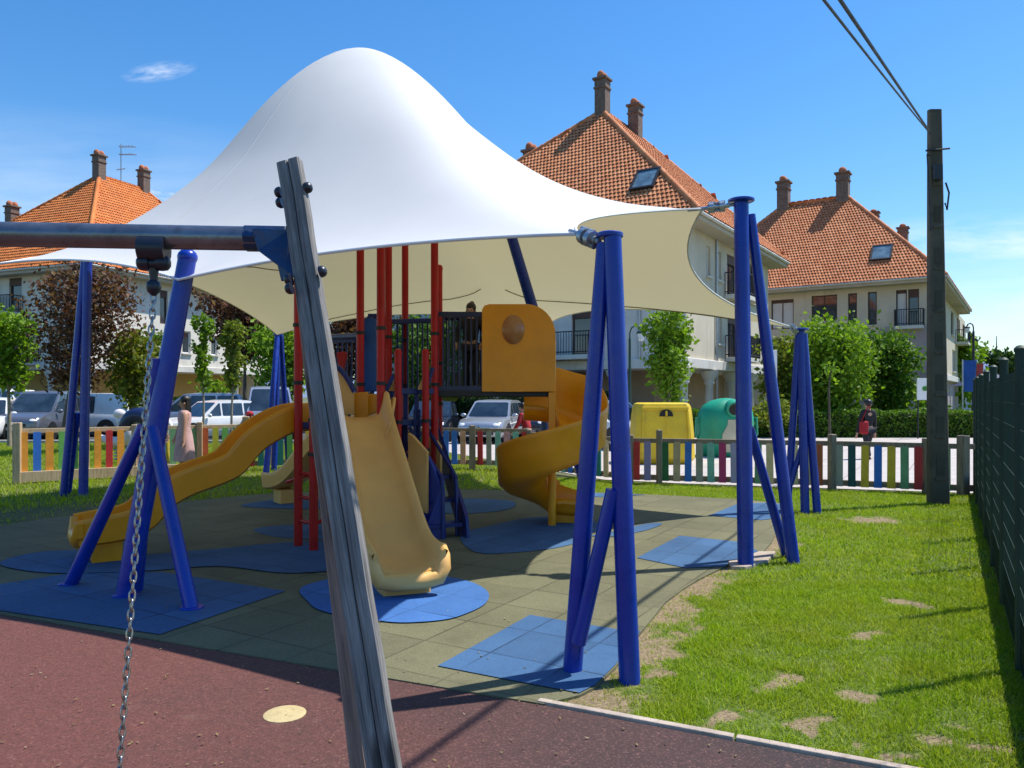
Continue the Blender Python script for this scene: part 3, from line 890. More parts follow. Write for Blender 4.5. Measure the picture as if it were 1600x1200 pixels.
# ---- right of the sail: cream house, nearest
H1 = House('apartment_house', 'cream apartment house with arcade rising right behind the white shade sail', (7.3, 30.0), (-.835, .55), (.55, .835), 18, 14, 8.9, 16.05,
           (7.2, 6.0), (7.2, 9.6), 'ur', .85, None, (3.2, 6.1), M['clay_a'], 'red tiled apartment houses')
z1, z2 = 3.2, 6.1
def win_l(h, p0, p1, za, zb, kind): a, b = sorted((h.a_px(p0), h.a_px(p1))); return (a, b, za, zb, kind)
def win_r(h, p0, p1, za, zb, kind): a, b = sorted((h.b_px(p0), h.b_px(p1))); return (a, b, za, zb, kind)
def dress_front(h, ops_l, ops_r, upper_l, upper_r, z1, ground='arcade', recess=2.4, gmat=None):
    o = h.over; W = h.W-o; D = h.D-o
    for side, ops, mat, hi in (('l', ops_l, upper_l, W), ('r', ops_r, upper_r, D)):
        mb = MB(); f = h.facade(mb, side, o, hi, z1-.35, h.Ze-.3, ops)
        wall = mb.build('wall', mat, h.root)
        for op in ops: h.opening(f, op, op[4], h.root)
    bk = MB(); bk.face([h.pt(W, o, 0), h.pt(W, D, 0), h.pt(W, D, h.Ze-.3), h.pt(W, o, h.Ze-.3)]); bk.face([h.pt(o, D, 0), h.pt(W, D, 0), h.pt(W, D, h.Ze-.3), h.pt(o, D, h.Ze-.3)])
    bk.build('back_wall', upper_l, h.root)
    fl = MB()
    fl.prism([h.pt(o-.12, o-.12, z1-.42), h.pt(W, o-.12, z1-.42), h.pt(W, D, z1-.42), h.pt(o-.12, D, z1-.42)], (0, 0, .42))
    fl.build('floor_band', M['trim'], h.root, bevel=.03)
    gb = MB(); q = o+recess
    gb.face([h.pt(q, q, 0), h.pt(W, q, 0), h.pt(W, q, z1-.4), h.pt(q, q, z1-.4)]); gb.face([h.pt(q, q, 0), h.pt(q, D, 0), h.pt(q, D, z1-.4), h.pt(q, q, z1-.4)])
    gb.build('ground_floor_wall', gmat or M['plaster_tan'], h.root)
    fb = MB(); fb.face([h.pt(o, o, .06), h.pt(W, o, .06), h.pt(W, D, .06), h.pt(o, D, .06)]); fb.build('arcade_floor', M['concrete'], h.root)
    def column(a, b):
        cb = MB(); p = h.pt(a, b, 0)
        cb.lathe([(.26, 0), (.26, .3), (.18, .36), (.17, z1-1.1), (.24, z1-1.0), (.22, z1-.9), (.36, z1-.66), (.42, z1-.45)], p, 14)
        cb.build('column', M['trim'], h.root, smooth=True)
    if recess < 1: return
    t = o+.15
    while t < W: column(t, o+.15); t += 3.1
    t = o+3.25
    while t < D: column(o+.15, t); t += 3.1
ol = [win_l(H1, 893, 926, z1+.25, z1+2.3, 'door'), win_l(H1, 955, 972, z1+.9, z1+2.2, 'dark'), (2.2, 3.3, z2+.7, z2+2.2, 'dark'), (6.2, 7.4, z2+.3, z2+2.2, 'door'), (9.5, 11, z1+.25, z1+2.3, 'door'), (13, 14.5, z1+.25, z1+2.3, 'dark')]
orr = [win_r(H1, 1104, 1110, z2+.75, z2+2.05, 'white'), win_r(H1, 1119, 1127, z2+.75, z2+2.05, 'white'), win_r(H1, 1136, 1152, z2+.25, z2+2.15, 'door'),
       win_r(H1, 1120, 1128, z1+.8, z1+2.1, 'white'), win_r(H1, 1137, 1152, z1+.25, z1+2.3, 'door'), win_r(H1, 1165, 1172, z1+.25, z1+2.3, 'dark'), win_r(H1, 1172, 1180, z2+.25, z2+2.2, 'dark')]
dress_front(H1, ol, orr, M['plaster_white'], M['plaster_cream'], z1)  # warm sunlight on the right face is put into its creamier plaster
H1.balcony('l', H1.a_px(934), H1.a_px(862), z1+.22); H1.balcony('r', H1.b_px(1132), H1.b_px(1160), z2+.2); H1.balcony('r', H1.b_px(1133), H1.b_px(1160), z1+.22)
H1.chimney(H1.A1+Vector((0, 0, -.15)), 2.05, .60); H1.chimney(H1.pt(6.7, 8.9, 15.5), 1.9, .60); H1.chimney(H1.pt(11.0, 5.3, 12.6), 2.2, .66)
H1.skylight(0, 1010, 284, 1.0, 1.25)
dp = MB()
for px_ in (1000, 1052): 
    a_ = H1.a_px(px_); dp.tube([H1.pt(a_, H1.over-.07, 3.2), H1.pt(a_, H1.over-.07, 8.6)], .05, 8)
b_ = H1.b_px(1118); dp.tube([H1.pt(H1.over-.07, b_, 0.1), H1.pt(H1.over-.07, b_, 8.6)], .05, 8)
dp.build('drainpipe', M['galv'], H1.root, smooth=True)

# ---- far right: mauve and cream house
H2 = House('apartment_house', 'apartment house with mauve lower wall and two chimneys standing behind the utility pole', (26.0, 46.0), (-.83, .56), (.56, .83), 18, 23, 8.9, 15.8,
           (6.6, 6.0), (11.0, 6.0), 'ul', .85, None, (3.2, 6.1), M['clay_a'], 'red tiled apartment houses')
ol = [win_l(H2, 1205, 1240, z2+.1, z2+2.1, 'shutter'), win_l(H2, 1268, 1308, z2+.5, z2+2.2, 'dark'), win_l(H2, 1325, 1339, z2+.1, z2+2.2, 'dark'), win_l(H2, 1356, 1370, z2+.1, z2+2.2, 'dark'), win_l(H2, 1400, 1417, z2-.1, z2+2.2, 'shutter'),
      win_l(H2, 1419, 1436, z2-.1, z2+2.2, 'door'), win_l(H2, 1420, 1436, z1+.6, z1+2.0, 'dark'), win_l(H2, 1215, 1240, z1+.4, z1+2.0, 'shutter')]
orr = [win_r(H2, 1486, 1490, z2+.3, z2+2.1, 'dark'), win_r(H2, 1495, 1500, z2, z2+2.1, 'door'), win_r(H2, 1504, 1508, z2, z2+2.1, 'dark'), win_r(H2, 1488, 1493, z1+.4, z1+2.1, 'white'), win_r(H2, 1498, 1503, z1+.4, z1+2.1, 'dark')]
dress_front(H2, ol, orr, M['plaster_cream'], M['plaster_cream'], z1, recess=.25, gmat=M['plaster_mauve'])
mv = MB(); a0, a1 = H2.over+.02, H2.a_px(1376)
mv.prism([H2.pt(a0, H2.over-.02, 0), H2.pt(a1, H2.over-.02, 0), H2.pt(a1, H2.over-.02, z2-.12), H2.pt(a0, H2.over-.02, z2-.12)], -H2.ur*.10)
mv.build('mauve_panel', M['plaster_mauve'], H2.root)
H2.balcony('l', H2.a_px(1444), H2.a_px(1400), z2-.1, .7); H2.balcony('r', H2.b_px(1493), H2.b_px(1512), z2-.05)
H2.chimney(H2.A1+Vector((0, 0, -.2))+H2.ul*.3, 2.2, .8); H2.chimney(H2.A2+Vector((0, 0, -.3))-H2.ur*.1, 2.3, .8); H2.chimney(H2.pt(6.0, 13.2, 15.0), 1.2, .7); H2.chimney(H2.pt(4.6, 18.5, 14.2), 1.65, .75)
H2.skylight(0, 1378, 397, 1.15, 1.35)

# ---- far left: pale house with bright orange roof
H3 = House('apartment_house', 'pale apartment house with bright orange roof behind the parked cars and brown tree', (-24.45, 44.0), (-.93, .37), (.37, .93), 16, 17, 9.3, 16.45,
           (6.05, 6.0), (6.05, 9.7), 'ur', .85, None, (3.66, 6.78), M['clay_b'], 'red tiled apartment houses')
y1, y2 = 3.66, 6.78
ol = [win_l(H3, 14, 34, y2+.05, y2+2.15, 'door'), win_l(H3, -25, -6, y2+.05, y2+2.15, 'shutter'), win_l(H3, 37, 57, y1+.1, y1+2.3, 'door'), win_l(H3, -10, 8, y1+.6, y1+2.2, 'dark'), win_l(H3, 75, 95, y1+.5, y1+2.2, 'dark'), win_l(H3, 75, 95, y2+.4, y2+2.1, 'dark')]
orr = [win_r(H3, 250, 262, y2-.4, y2+1.8, 'door'), win_r(H3, 285, 298, y1+.9, y1+2.4, 'white'), win_r(H3, 330, 340, y1+.9, y1+2.2, 'white'), win_r(H3, 205, 220, y1+.5, y1+2.2, 'dark'), win_r(H3, 380, 392, y1+.9, y1+2.2, 'dark')]
M['plaster_pale'] = plaster('pale_plaster', (.74, .70, .62))
dress_front(H3, ol, orr, M['plaster_pale'], M['plaster_pale'], y1, recess=2.2, gmat=M['plaster_ochre'])
H3.balcony('l', H3.a_px(36), H3.a_px(-32), y2); H3.balcony('l', H3.a_px(61), H3.a_px(30), y1+.05)
H3.chimney(H3.A1+Vector((0, 0, -.3)), 1.95, .60); H3.chimney(H3.A2+Vector((0, 0, -.3)), 1.95, .60); H3.chimney(H3.pt(10.9, 3.4, 12.6), 1.9, .60)
an = MB(); ab = P(189, 282, 53.5)
an.tube([ab-Vector((0, 0, .8)), ab+Vector((0, 0, 2.55))], .035, 6)
for dz, L in ((2.4, .95), (1.85, 1.0)):
    an.tube([ab+Vector((-.15, 0, dz-.05)), ab+Vector((L, .2, dz))], .03, 6)
    for k in range(5): an.tube([ab+Vector((k*.2, -.18, dz-.03+k*.008)), ab+Vector((k*.2, .22, dz-.03+k*.008))], .02, 5)
an.tube([ab+Vector((-.3, 0, .75)), ab+Vector((.3, 0, .82))], .03, 6)
tag(an.build('aerial', M['galv']), 'thin grey television aerial on the roof between the two left chimneys', 'aerial')
# ------------------------------------------------------------------ shade sail
def sail_mat():
    m = NT('sail_membrane')
    v = m.coord()
    n = m.noise(v, 1.2, 5)
    c = m.ramp(n, [(.3, (.735, .745, .755)), (.7, (.77, .775, .78))])
    n2 = m.noise(v, 6, 6, .7)
    c = m.mix(m.ramp(n2, [(.55, 0.0), (.8, .10)]), c, (.5, .48, .42))
    d = m.n('ShaderNodeBsdfDiffuse'); m.set(d.inputs['Color'], c)
    t = m.n('ShaderNodeBsdfTranslucent'); t.inputs['Color'].default_value = (.58, .505, .285, 1)
    s_ = m.n('ShaderNodeMixShader'); s_.inputs[0].default_value = .27
    m.l(d.outputs[0], s_.inputs[1]); m.l(t.outputs[0], s_.inputs[2]); m.l(s_.outputs[0], m.o.inputs[0])
    return m.m
M['sail'] = sail_mat()
PEAK = P(568.6, 81, 10.8)
CORN = [('A', 905, 366, 4.55), ('B', 1098, 326, 7.45), ('C', 1238, 511, 10.6), ('D', 850, 512, 16.4), ('E', 433, 523, 16.2), ('G', 140, 396, 12.3), ('H', -14, 414, 8.6), ('F', 279, 437, 6.05)]
CP = {k: P(a, b, y) for k, a, b, y in CORN}
order = [c[0] for c in CORN]
# edge bow: (inward fraction, rise)
BOW = {'AB': (.19, .14), 'BC': (.16, -.02), 'CD': (.10, .28), 'DE': (.10, .30), 'EG': (.10, .10), 'GH': (.10, .1), 'HF': (.03, .12), 'FA': (.045, .10)}
NB = 20
bound = []; seg_id = []
for i, k in enumerate(order):
    a = CP[k]; b = CP[order[(i+1) % 8]]; inw, rise = BOW[k+order[(i+1) % 8]]
    mid = (a+b)/2; cdir = Vector((PEAK.x-mid.x, PEAK.y-mid.y, 0)).normalized(); L = (b-a).length
    for j in range(NB):
        t = j/NB; q = 4*t*(1-t)
        bound.append(a.lerp(b, t)+cdir*(inw*L*q)+Vector((0, 0, rise*q)))
NT_ = len(bound)
def hprof(r, s):
    e1 = math.exp(-(1/s)**1.715); g = (math.exp(-(r/s)**1.715)-e1)/(1-e1)
    return .924*g+.076*(1-r*r)**1.5
SV = []
for i in range(NT_):
    u = i/NB; k = int(u) % 8; f = u-int(u)
    # foot widths per corner, so the hump is broader to the left
    ss = [.646, .570, .420, .475, .522, .560, .552, .652]
    SV.append(ss[k]*(1-f)+ss[(k+1) % 8]*f)
def sail_pt(i, r):
    b = bound[i % NT_]
    q = min(NL-1, max(0, int(round(r*(NL-1))))); R_s, z_s, s_s = LEV[q][0][i % NT_], LEV[q][1][i % NT_], LEV[q][2][i % NT_]
    w = min(1, max(0, (r-.092)/.458)); w = w*w*(3-2*w)
    d = Vector((b.x-PEAK.x, b.y-PEAK.y)); R_ = d.length; d /= R_
    rr = r*(R_MEAN*(1-w)+R_s*w); zb = Z_MEAN*(1-w)+z_s*w; s = S_MEAN*(1-w)+s_s*w
    return Vector((PEAK.x+d.x*rr, PEAK.y+d.y*rr, zb+(PEAK.z-zb)*hprof(r, s)))
R_MEAN = sum((Vector((b.x-PEAK.x, b.y-PEAK.y))).length for b in bound)/NT_
Z_MEAN = sum(b.z for b in bound)/NT_; S_MEAN = sum(SV)/NT_
# the tension spreads the corners: outline smoothed more and more towards the crown
NL = 45; LEV = []
_R = np.array([Vector((b.x-PEAK.x, b.y-PEAK.y)).length for b in bound]); _Z = np.array([b.z for b in bound]); _S = np.array(SV)
_ang = np.minimum(np.arange(NT_), NT_-np.arange(NT_)).astype(float)
for q in range(NL):
    sg_ = 1e-3+9.0*(1-q/(NL-1))**.8
    kf = np.exp(-.5*(_ang/sg_)**2); kf /= kf.sum(); K = np.fft.fft(kf)
    LEV.append([np.real(np.fft.ifft(np.fft.fft(v)*K)) for v in (_R, _Z, _S)])
sail = empty('shade_sail', (PEAK.x, PEAK.y, 0), 'large white tensile shade sail with rounded peak stretched over the playground', 'shade sail')
rows = []
NR = 44
for j in range(NR+1):
    r = max(.0008, j/NR); rows.append([sail_pt(i, r) for i in range(NT_)])
sm = MB(); sm.grid(rows, closed_u=True, flip=True)
sm.build('membrane', M['sail'], sail, smooth=True, angle=180)
M['edge_rope'] = plain('edge_webbing', (.74, .74, .73), .6, 0, .06)
eb = MB(); eb.tube(bound, .011, 6, closed=True); eb.build('edge_webbing', M['edge_rope'], sail, smooth=True)
M['seam'] = plain('seam_thread', (.17, .15, .09), .8)
sb = MB()
def seam(path):
    pts = []
    for (i0, r0), (i1, r1) in zip(path[:-1], path[1:]):
        for q in range(8):
            t = q/8; ii = i0+(i1-i0)*t; i_ = int(math.floor(ii)); f = ii-i_
            rr = r0+(r1-r0)*t
            pts.append(sail_pt(i_, rr).lerp(sail_pt(i_+1, rr), f)-Vector((0, 0, .015)))
    sb.tube(pts, .009, 5)
seam([(3*NB-2, .70), (2.75*NB, .80), (2.4*NB, .93), (2*NB+1, .98)])
seam([(3*NB+2, .70), (3.3*NB, .80), (3.7*NB, .93), (4*NB-1, .97)])
seam([(5*NB, .95), (4.7*NB, .85), (4.4*NB, .72), (4.0*NB, .60)])
sb.build('seam', M['seam'], sail)
for i_ in (6*NB+11,):
    wb_ = MB(); rws = []
    for q in range(44):
        r = .07+.92*q/43; p = sail_pt(i_, r); t_ = (sail_pt(i_+1, r)-sail_pt(i_-1, r)).normalized(); n_ = t_.cross(sail_pt(i_, r+.01)-p).normalized()
        if n_.z < 0: n_ = -n_
        rws.append([p-t_*.022+n_*.001, p-t_*.018+n_*.003, p+t_*.018+n_*.003, p+t_*.022+n_*.001])
    wb_.grid(rws); wb_.build('panel_weld', M['sail'], sail, smooth=True)
def rope(a, b, name='turnbuckle'):
    tb = MB(); a = Vector(a); b = Vector(b); d = b-a
    tb.tube([a-d*.5, a+d*.15], [.012, .020], 10); tb.tube([a+d*.15, a+d*.38], .030, 12); tb.tube([a+d*.30, a+d*.86], .024, 12); tb.tube([a+d*.86, b], .016, 10)
    n = d.normalized()
    for t in (.28, .62):
        p = a+d*t; tb.tube([p-n*.022, p+n*.022], .048, 12)
        for s_ in (-1, 1): tb.tube([p+Vector((0, 0, s_*.04))-n*.03, p+Vector((0, 0, s_*.04))+n*.03], .016, 8)
    for s_ in (-1, 1): tb.tube([a+d*.28+Vector((0, 0, .036*s_)), a+d*.62+Vector((0, 0, .036*s_))], .012, 8)
    return tb.build(name, M['galv'], sail, smooth=True)

# ------------------------------------------------------------------ blue columns carrying the sail
def column(label, tubes, cap=None, plates=()):
    root = empty('sail_column', (tubes[0][1].x, tubes[0][1].y, 0), label, 'column', 'blue steel columns carrying the shade sail')
    for nm, a, b, r in tubes:
        mb = MB()
        a = Vector(a); b = Vector(b)
        if b.z <= .05: b = b+(b-a).normalized()*.03
        mb.tube([a, a.lerp(b, .5), b], r if isinstance(r, (list, tuple)) else [r*.96, r, r*1.02], 18); mb.build(nm, M['blue_steel'], root, smooth=True, angle=50)
    if cap:
        mb = MB(); p, r = cap
        mb.lathe([(r*.92, -.014), (r, -.008), (r, .010), (r*.9, .016), (.002, .017)], p, 24); mb.build('cap_plate', M['blue_steel'], root, smooth=True)
    pl = MB(); k = 0
    for p, r in plates:
        pl.lathe([(r, .02), (r, .036), (r*.9, .042), (.001, .042)], p, 20); k += 1
    if k: pl.build('base_plate', M['blue_steel'], root, smooth=True)
    return root
tA = P(953, 368, 4.36)
column('blue tripod column nearest the camera at the lawn corner, standing partly in grass', [
    ('leg', tA+Vector((.012, -.02, -.01)), G(984, 1068), [.050, .056, .060]), ('leg', tA+Vector((-.03, .02, -.04)), G(894, 1054), [.044, .052, .056]),
    ('brace', P(958, 765, 4.30), P(904, 1005, 4.36), .042)], (tA, .075))
rope(CP['A'], tA+Vector((-.06, 0, -.035)))
tB = P(1158, 315, 7.38)
column('tallest blue column with forked legs on the pale footing slab beside the lawn', [
    ('leg', tB, G(1165, 880, .045), [.070, .074, .074]), ('leg', tB+Vector((.10, .03, -.12)), G(1240, 882), [.046, .058, .060]), ('brace', P(1171, 668, 7.38), G(1230, 872), .045)],
    (tB+Vector((0, 0, .01)), .125))
rope(CP['B'], tB+Vector((-.07, 0, -.03)))
tC = P(1251, 516, 10.66)
column('short blue column farthest to the right, in front of the big round tree', [
    ('leg', tC, G(1258, 803), .058), ('leg', tC+Vector((-.03, 0, -.05)), G(1230, 800), .050), ('leg', tC+Vector((.04, 0, -.05)), G(1277, 803), .054), ('brace', P(1257, 684, 10.6), P(1235, 757, 10.6), .038)],
    (tC+Vector((0, 0, .01)), .11))
rope(CP['C'], tC+Vector((-.05, 0, -.04)))
tE = P(434, 522, 16.3)
column('slim blue column behind the wavy slide, in front of the white van', [
    ('leg', tE, G(415, 748), .060), ('leg', tE+Vector((0, .05, -.03)), G(428, 737), .060), ('leg', tE+Vector((.06, 0, -.03)), G(451, 732), .060)], (tE, .09))
tG = P(137, 402, 12.4)
column('blue two legged column on the grass in front of the grey people carrier', [
    ('leg', tG, G(130, 776), .070), ('leg', tG+Vector((-.06, .02, -.06)), G(99, 776), .058), ('brace', P(122, 645, 12.4), G(107, 772), .042)], (tG, .10))
tF = P(293, 402, 6.15)
column('blue column with three splayed legs on the dark blue rubber, behind the swing chain', [
    ('mast', tF, G(196, 936), [.070, .082, .078]), ('leg', P(246, 560, 6.1), G(212, 928), .052), ('leg', P(224, 668, 6.1), G(108, 918), [.050, .052, .055]), ('leg', P(238, 668, 6.05), G(300, 956), [.050, .052, .055])], None,
    [(G(108, 918), .085), (G(300, 956), .085), (G(196, 936), .10)])
cpF = MB(); cpF.ball(tF+Vector((0, 0, .0)), (.078, .078, .07), 16, 9); cpF.build('cap_plate', M['blue_steel'], bpy.data.objects['sail_column.005'], smooth=True)
tD = P(789, 335, 11.0)
column('leaning blue mast behind the yellow spiral slide, propping the sail from inside', [
    ('mast', tD, G(921, 779), [.075, .088, .09]), ('leg', P(862, 585, 11.8), G(911, 743), .06), ('leg', P(850, 545, 11.6), G(852, 752), .06)])
tH = P(-34, 400, 8.55)
column('blue column at the left edge of the playground, beyond the swing', [('leg', tH, G(-50, 843), .068), ('leg', tH+Vector((-.06, .02, -.06)), G(-85, 846), .055)], (tH, .1))

# ------------------------------------------------------------------ swing in the foreground
swf = empty('swing_set', (-.2, 1.6, 0), 'grey weathered timber swing frame with steel top bar standing nearest the camera', 'swing set')
top = P(453, 254, 2.60); toe = P(601, 1205, 2.08)
dn = (toe-top).normalized(); foot = top+dn*(top.z/-dn.z)
hd = Vector((dn.x, dn.y, 0)).normalized()
wid = (Vector((1, 0, 0))-dn*dn.x).normalized()
dep = wid.cross(dn).normalized()
if dep.y < 0: dep = -dep
tw = R(10)
wid, dep = wid*math.cos(tw)-dep*math.sin(tw), dep*math.cos(tw)+wid*math.sin(tw)
legL = (foot-top).length+.15
def timber(name, offw, offd, w, d, mat, t0=0.0, root=swf, grow=.17, shift=0.0):
    mb = MB(); n = 26
    rr = random.Random(int(offw*1e4)+int(offd*1e3))
    L = legL-t0
    # slightly uneven sawn plank, built along local Z so the grain runs along it
    rows_ = []
    for i in range(n+1):
        z = -L*i/n; jx = rr.uniform(-.0012, .0012); jy = rr.uniform(-.0012, .0012); b = .005
        gk = 1+grow*(-z)/L; hw = w/2*gk; hd_ = d/2; jx += offw*(gk-1)+shift*(-z)/L
        ring = [(-hw+b, -hd_), (hw-b, -hd_), (hw, -hd_+b), (hw, hd_-b), (hw-b, hd_), (-hw+b, hd_), (-hw, hd_-b), (-hw, -hd_+b)]
        rows_.append([(x+jx, y+jy, z) for x, y in ring])
    mb.grid(rows_, closed_u=True, flip=False)
    mb.f.append(tuple(range(8))); mb.m.append(0); mb.f.append(tuple(reversed([len(mb.v)-8+i for i in range(8)]))); mb.m.append(0)
    o = mb.build(name, mat, root, smooth=True, angle=30, local=True)
    rot = Matrix((wid, dep, -dn)).transposed().to_4x4()
    pos = top+dn*t0+wid*offw+dep*offd-offset_of(root)
    o.matrix_local = Matrix.Translation(pos) @ rot
    return o
timber('post_plank', -.0206, 0, .0384, .042, M['grey_wood'])
timber('post_plank', .0206, 0, .0384, .042, M['grey_wood'])
timber('rear_plank', -.036, .056, .046, .045, M['brown_wood'], .30, shift=-.070)
M['old_steel'] = plain('worn_steel_tube', (.17, .19, .22), .32, .75, .35, 5, .1, 40, dirt=((.09, .055, .045), .55))
M['blue_grey_steel'] = plain('blue_grey_steel', (.022, .055, .13), .36, .45, .3, 9, .1, 40, dirt=((.09, .05, .045), .75))
bar0 = P(402, 373, 2.62); bar1 = P(0, 366, 2.54); bdir = (bar1-bar0).normalized()
mb = MB(); mb.tube([bar0-bdir*.06, bar0, bar0+bdir*.8, bar1, bar1+bdir*1.9], .041, 22); mb.build('top_bar', M['old_steel'], swf, smooth=True)
mb = MB(); mb.tube([bar0+bdir*.04, bar0-bdir*.03, bar0-bdir*.10], .047, 6)
gp = [P(393, 357, 2.575), P(452, 358, 2.575), P(470, 440, 2.54), P(446, 424, 2.54), P(402, 391, 2.575)]
mb.prism(gp, Vector((0, .008, 0)))
gp2 = [P(393, 357, 2.66), P(452, 358, 2.66), P(466, 440, 2.64), P(446, 424, 2.64), P(402, 391, 2.66)]
mb.prism(gp2, Vector((0, .008, 0)))
mb.bar(P(440, 357, 2.62), P(458, 432, 2.60), .010, .10)
mb.build('bracket', M['blue_grey_steel'], swf, bevel=.003)
def bolt(px, py, Y, axis, r=.019):
    mb = MB(); mb.lathe([(r, 0), (r*1.0, .006), (r*.92, .013), (r*.6, .020), (.001, .023)], P(px, py, Y), 14, axis); mb.build('bolt_cap', M['dark_navy_cap'], swf, smooth=True)
bolt(439, 300, 2.585, -wid); bolt(441, 316, 2.585, -wid); bolt(478, 294, 2.56, wid); bolt(500, 425, 2.45, wid); bolt(455, 436, 2.46, -wid, .021); bolt(456, 450, 2.43, -wid)
oth = MB()
# the matching far post of the frame at the other end of the bar
far_off = (bar1+bdir*1.75)-(bar0-bdir*.14)
for nm_ in ('post_plank', 'post_plank.001'):
    c_ = bpy.data.objects[nm_].copy(); C.objects.link(c_); c_.matrix_local = Matrix.Translation(far_off) @ c_.matrix_local

hg = P(240, 410, 2.575)
swing = empty('swing', (hg.x, hg.y, 0), 'swing of galvanised chain hanging from the steel top bar on a dark clevis', 'swing')
def hanger(p):
    mb = MB()
    mb.tube([p+bdir*.043+Vector((0, 0, .046)), p-bdir*.043+Vector((0, 0, .046))], .046, 16)
    for s_ in (-1, 1):
        mb.tube([p+bdir*s_*.012+Vector((0, 0, -.002)), p+bdir*s_*.030+Vector((0, 0, -.002)), p+bdir*s_*.044+Vector((0, 0, -.002)), p+bdir*s_*.052+Vector((0, 0, -.002))], [.026, .027, .025, .016], 16)
        mb.frame_box(p+bdir*s_*.020+Vector((0, 0, .022)), bdir, (0, 1, 0), (0, 0, 1), .005, .022, .03)
    mb.tube([p+bdir*.02+Vector((0, 0, -.004)), p-bdir*.02+Vector((0, 0, -.004))], .019, 14)
    mb.lathe([(.017, -.02), (.014, -.045), (.013, -.060), (.022, -.068), (.024, -.085), (.019, -.100), (.006, -.112)], p, 14)
    return mb.build('hanger', M['dark_navy_cap'], swing, smooth=True, angle=45)
def chain(a, b, pitch=.0285, wl=.019, ww=.0085, wr=.0032):
    mb = MB(); a = Vector(a); b = Vector(b); L = (b-a).length; n = int(L/pitch); d = (b-a).normalized()
    s1 = d.cross(Vector((0, 1, 0))).normalized(); s2 = d.cross(s1).normalized()
    rr = random.Random(5)
    for i in range(n+1):
        c = a+d*(L*i/n); an = (PI/4 if i % 2 else -PI/4)+rr.uniform(-.16, .16); s = s1*math.cos(an)+s2*math.sin(an)
        pts = []
        for k in range(14):
            t = 2*PI*k/14; pts.append(c+d*(wl*math.copysign(abs(math.sin(t))**.8, math.sin(t)))+s*(ww*math.copysign(abs(math.cos(t))**.8, math.cos(t))))
        mb.tube(pts, wr, 6, closed=True)
    return mb.build('chain', M['chain'], swing, smooth=True, angle=80)
hanger(hg); c0 = hg+Vector((0, 0, -.118)); c1 = P(184, 1240, 2.285)
chain(c0, c1)
h2 = hg+bdir*.60; hanger(h2); chain(h2+Vector((0, 0, -.118)), c1+Vector((-.52, -.02, 0)))
sm_ = MB(); s0 = c1+Vector((.02, 0, -.015)); s1_ = c1+Vector((-.54, -.02, -.015))
rows_ = []
for i in range(11):
    t = i/10; p = s0.lerp(s1_, t)+Vector((0, 0, -.09*math.sin(PI*t)**.6))
    rows_.append([p+Vector((0, y, z)) for y, z in ((-.075, 0), (.075, 0), (.075, -.02), (-.075, -.02))])
sm_.grid(rows_, closed_u=True, flip=True); sm_.build('seat', M['black'], swing)

# ------------------------------------------------------------------ slides: a U trough swept along a path
def trough(mb, path, ws, hs, th=.028, rim=.035, side=None, belly=.05, flare=0.0):
    path = [Vector(p) for p in path]; n = len(path); rows_ = []
    for i, p in enumerate(path):
        t = (path[min(i+1, n-1)]-path[max(i-1, 0)]).normalized()
        if side is not None: sd_ = Vector(side[i]) if isinstance(side, list) else Vector(side)
        else: sd_ = t.cross(Vector((0, 0, 1)))
        sd_ = sd_.normalized(); up = sd_.cross(t).normalized()
        if up.z < 0: up = -up
        w = ws[i]; hl, hr = hs[i] if isinstance(hs[i], tuple) else (hs[i], hs[i])
        sec = [(-w, hl), (-w*.99, hl*.5), (-w*.93, hl*.16), (-w*.72, .012), (-w*.3, 0), (w*.3, 0), (w*.72, .012), (w*.93, hr*.16), (w*.99, hr*.5), (w, hr),
               (w+rim*.5, hr+.014), (w+rim, hr-.002), (w+rim, hr-.035), (w+th, hr*.5), (w*.97+th, -.012-(belly-.05)*.4), (w*.72, -belly*.9), (0, -belly), (-w*.72, -belly*.9), (-w*.97-th, -.012-(belly-.05)*.4), (-w-th, hl*.5), (-w-rim, hl-.035), (-w-rim, hl-.002), (-w-rim*.5, hl+.014)]
        if flare: sec = [(x*(1-flare*(1-max(0, min(1, z/max(hl, .05))))), z) for x, z in sec]
        rows_.append([p+sd_*x+up*z for x, z in sec])
    mb.grid(rows_, closed_u=True)
    for r_, fl in ((rows_[0], False), (rows_[-1], True)):
        ns = len(r_)
        # caps follow the U, so the trough mouth stays open
        ins = list(range(0, 10)); outs = [(22-k*12/9) for k in range(10)]
        b = len(mb.v); mb.v.extend(tuple(q) for q in r_)
        inner = list(range(0, 10)); outer = [22, 21, 20, 19, 18, 17, 16, 15, 14, 13, 12, 11, 10]
        o_i = [22, 20, 19, 18, 17, 15, 14, 13, 12, 10]
        for k in range(9):
            q = (b+inner[k], b+inner[k+1], b+o_i[k+1], b+o_i[k]); mb.f.append(q if fl else q[::-1]); mb.m.append(mb.cm)
    return rows_
def smooth_path(pts, n=5):
    pts = [Vector(p) for p in pts]; ext = [pts[0]*2-pts[1]]+pts+[pts[-1]*2-pts[-2]]; out = []
    for i in range(1, len(ext)-2):
        p0, p1, p2, p3 = ext[i-1:i+3]
        for j in range(n):
            t = j/n; out.append(0.5*((2*p1)+(p2-p0)*t+(2*p0-5*p1+4*p2-p3)*t*t+(3*p1-p0-3*p2+p3)*t**3))
    out.append(pts[-1]); return out
def lin(vals, n):
    out = []
    for i in range(n):
        t = i/(n-1)*(len(vals)-1); k = min(int(t), len(vals)-2); f = t-k
        a, b = vals[k], vals[k+1]
        out.append(tuple(x*(1-f)+y*f for x, y in zip(a, b)) if isinstance(a, tuple) else a*(1-f)+b*f)
    return out

play = empty('play_structure', (-1.0, 9.3, 0), 'red, blue and yellow climbing frame with four slides under the white sail', 'climbing frame')
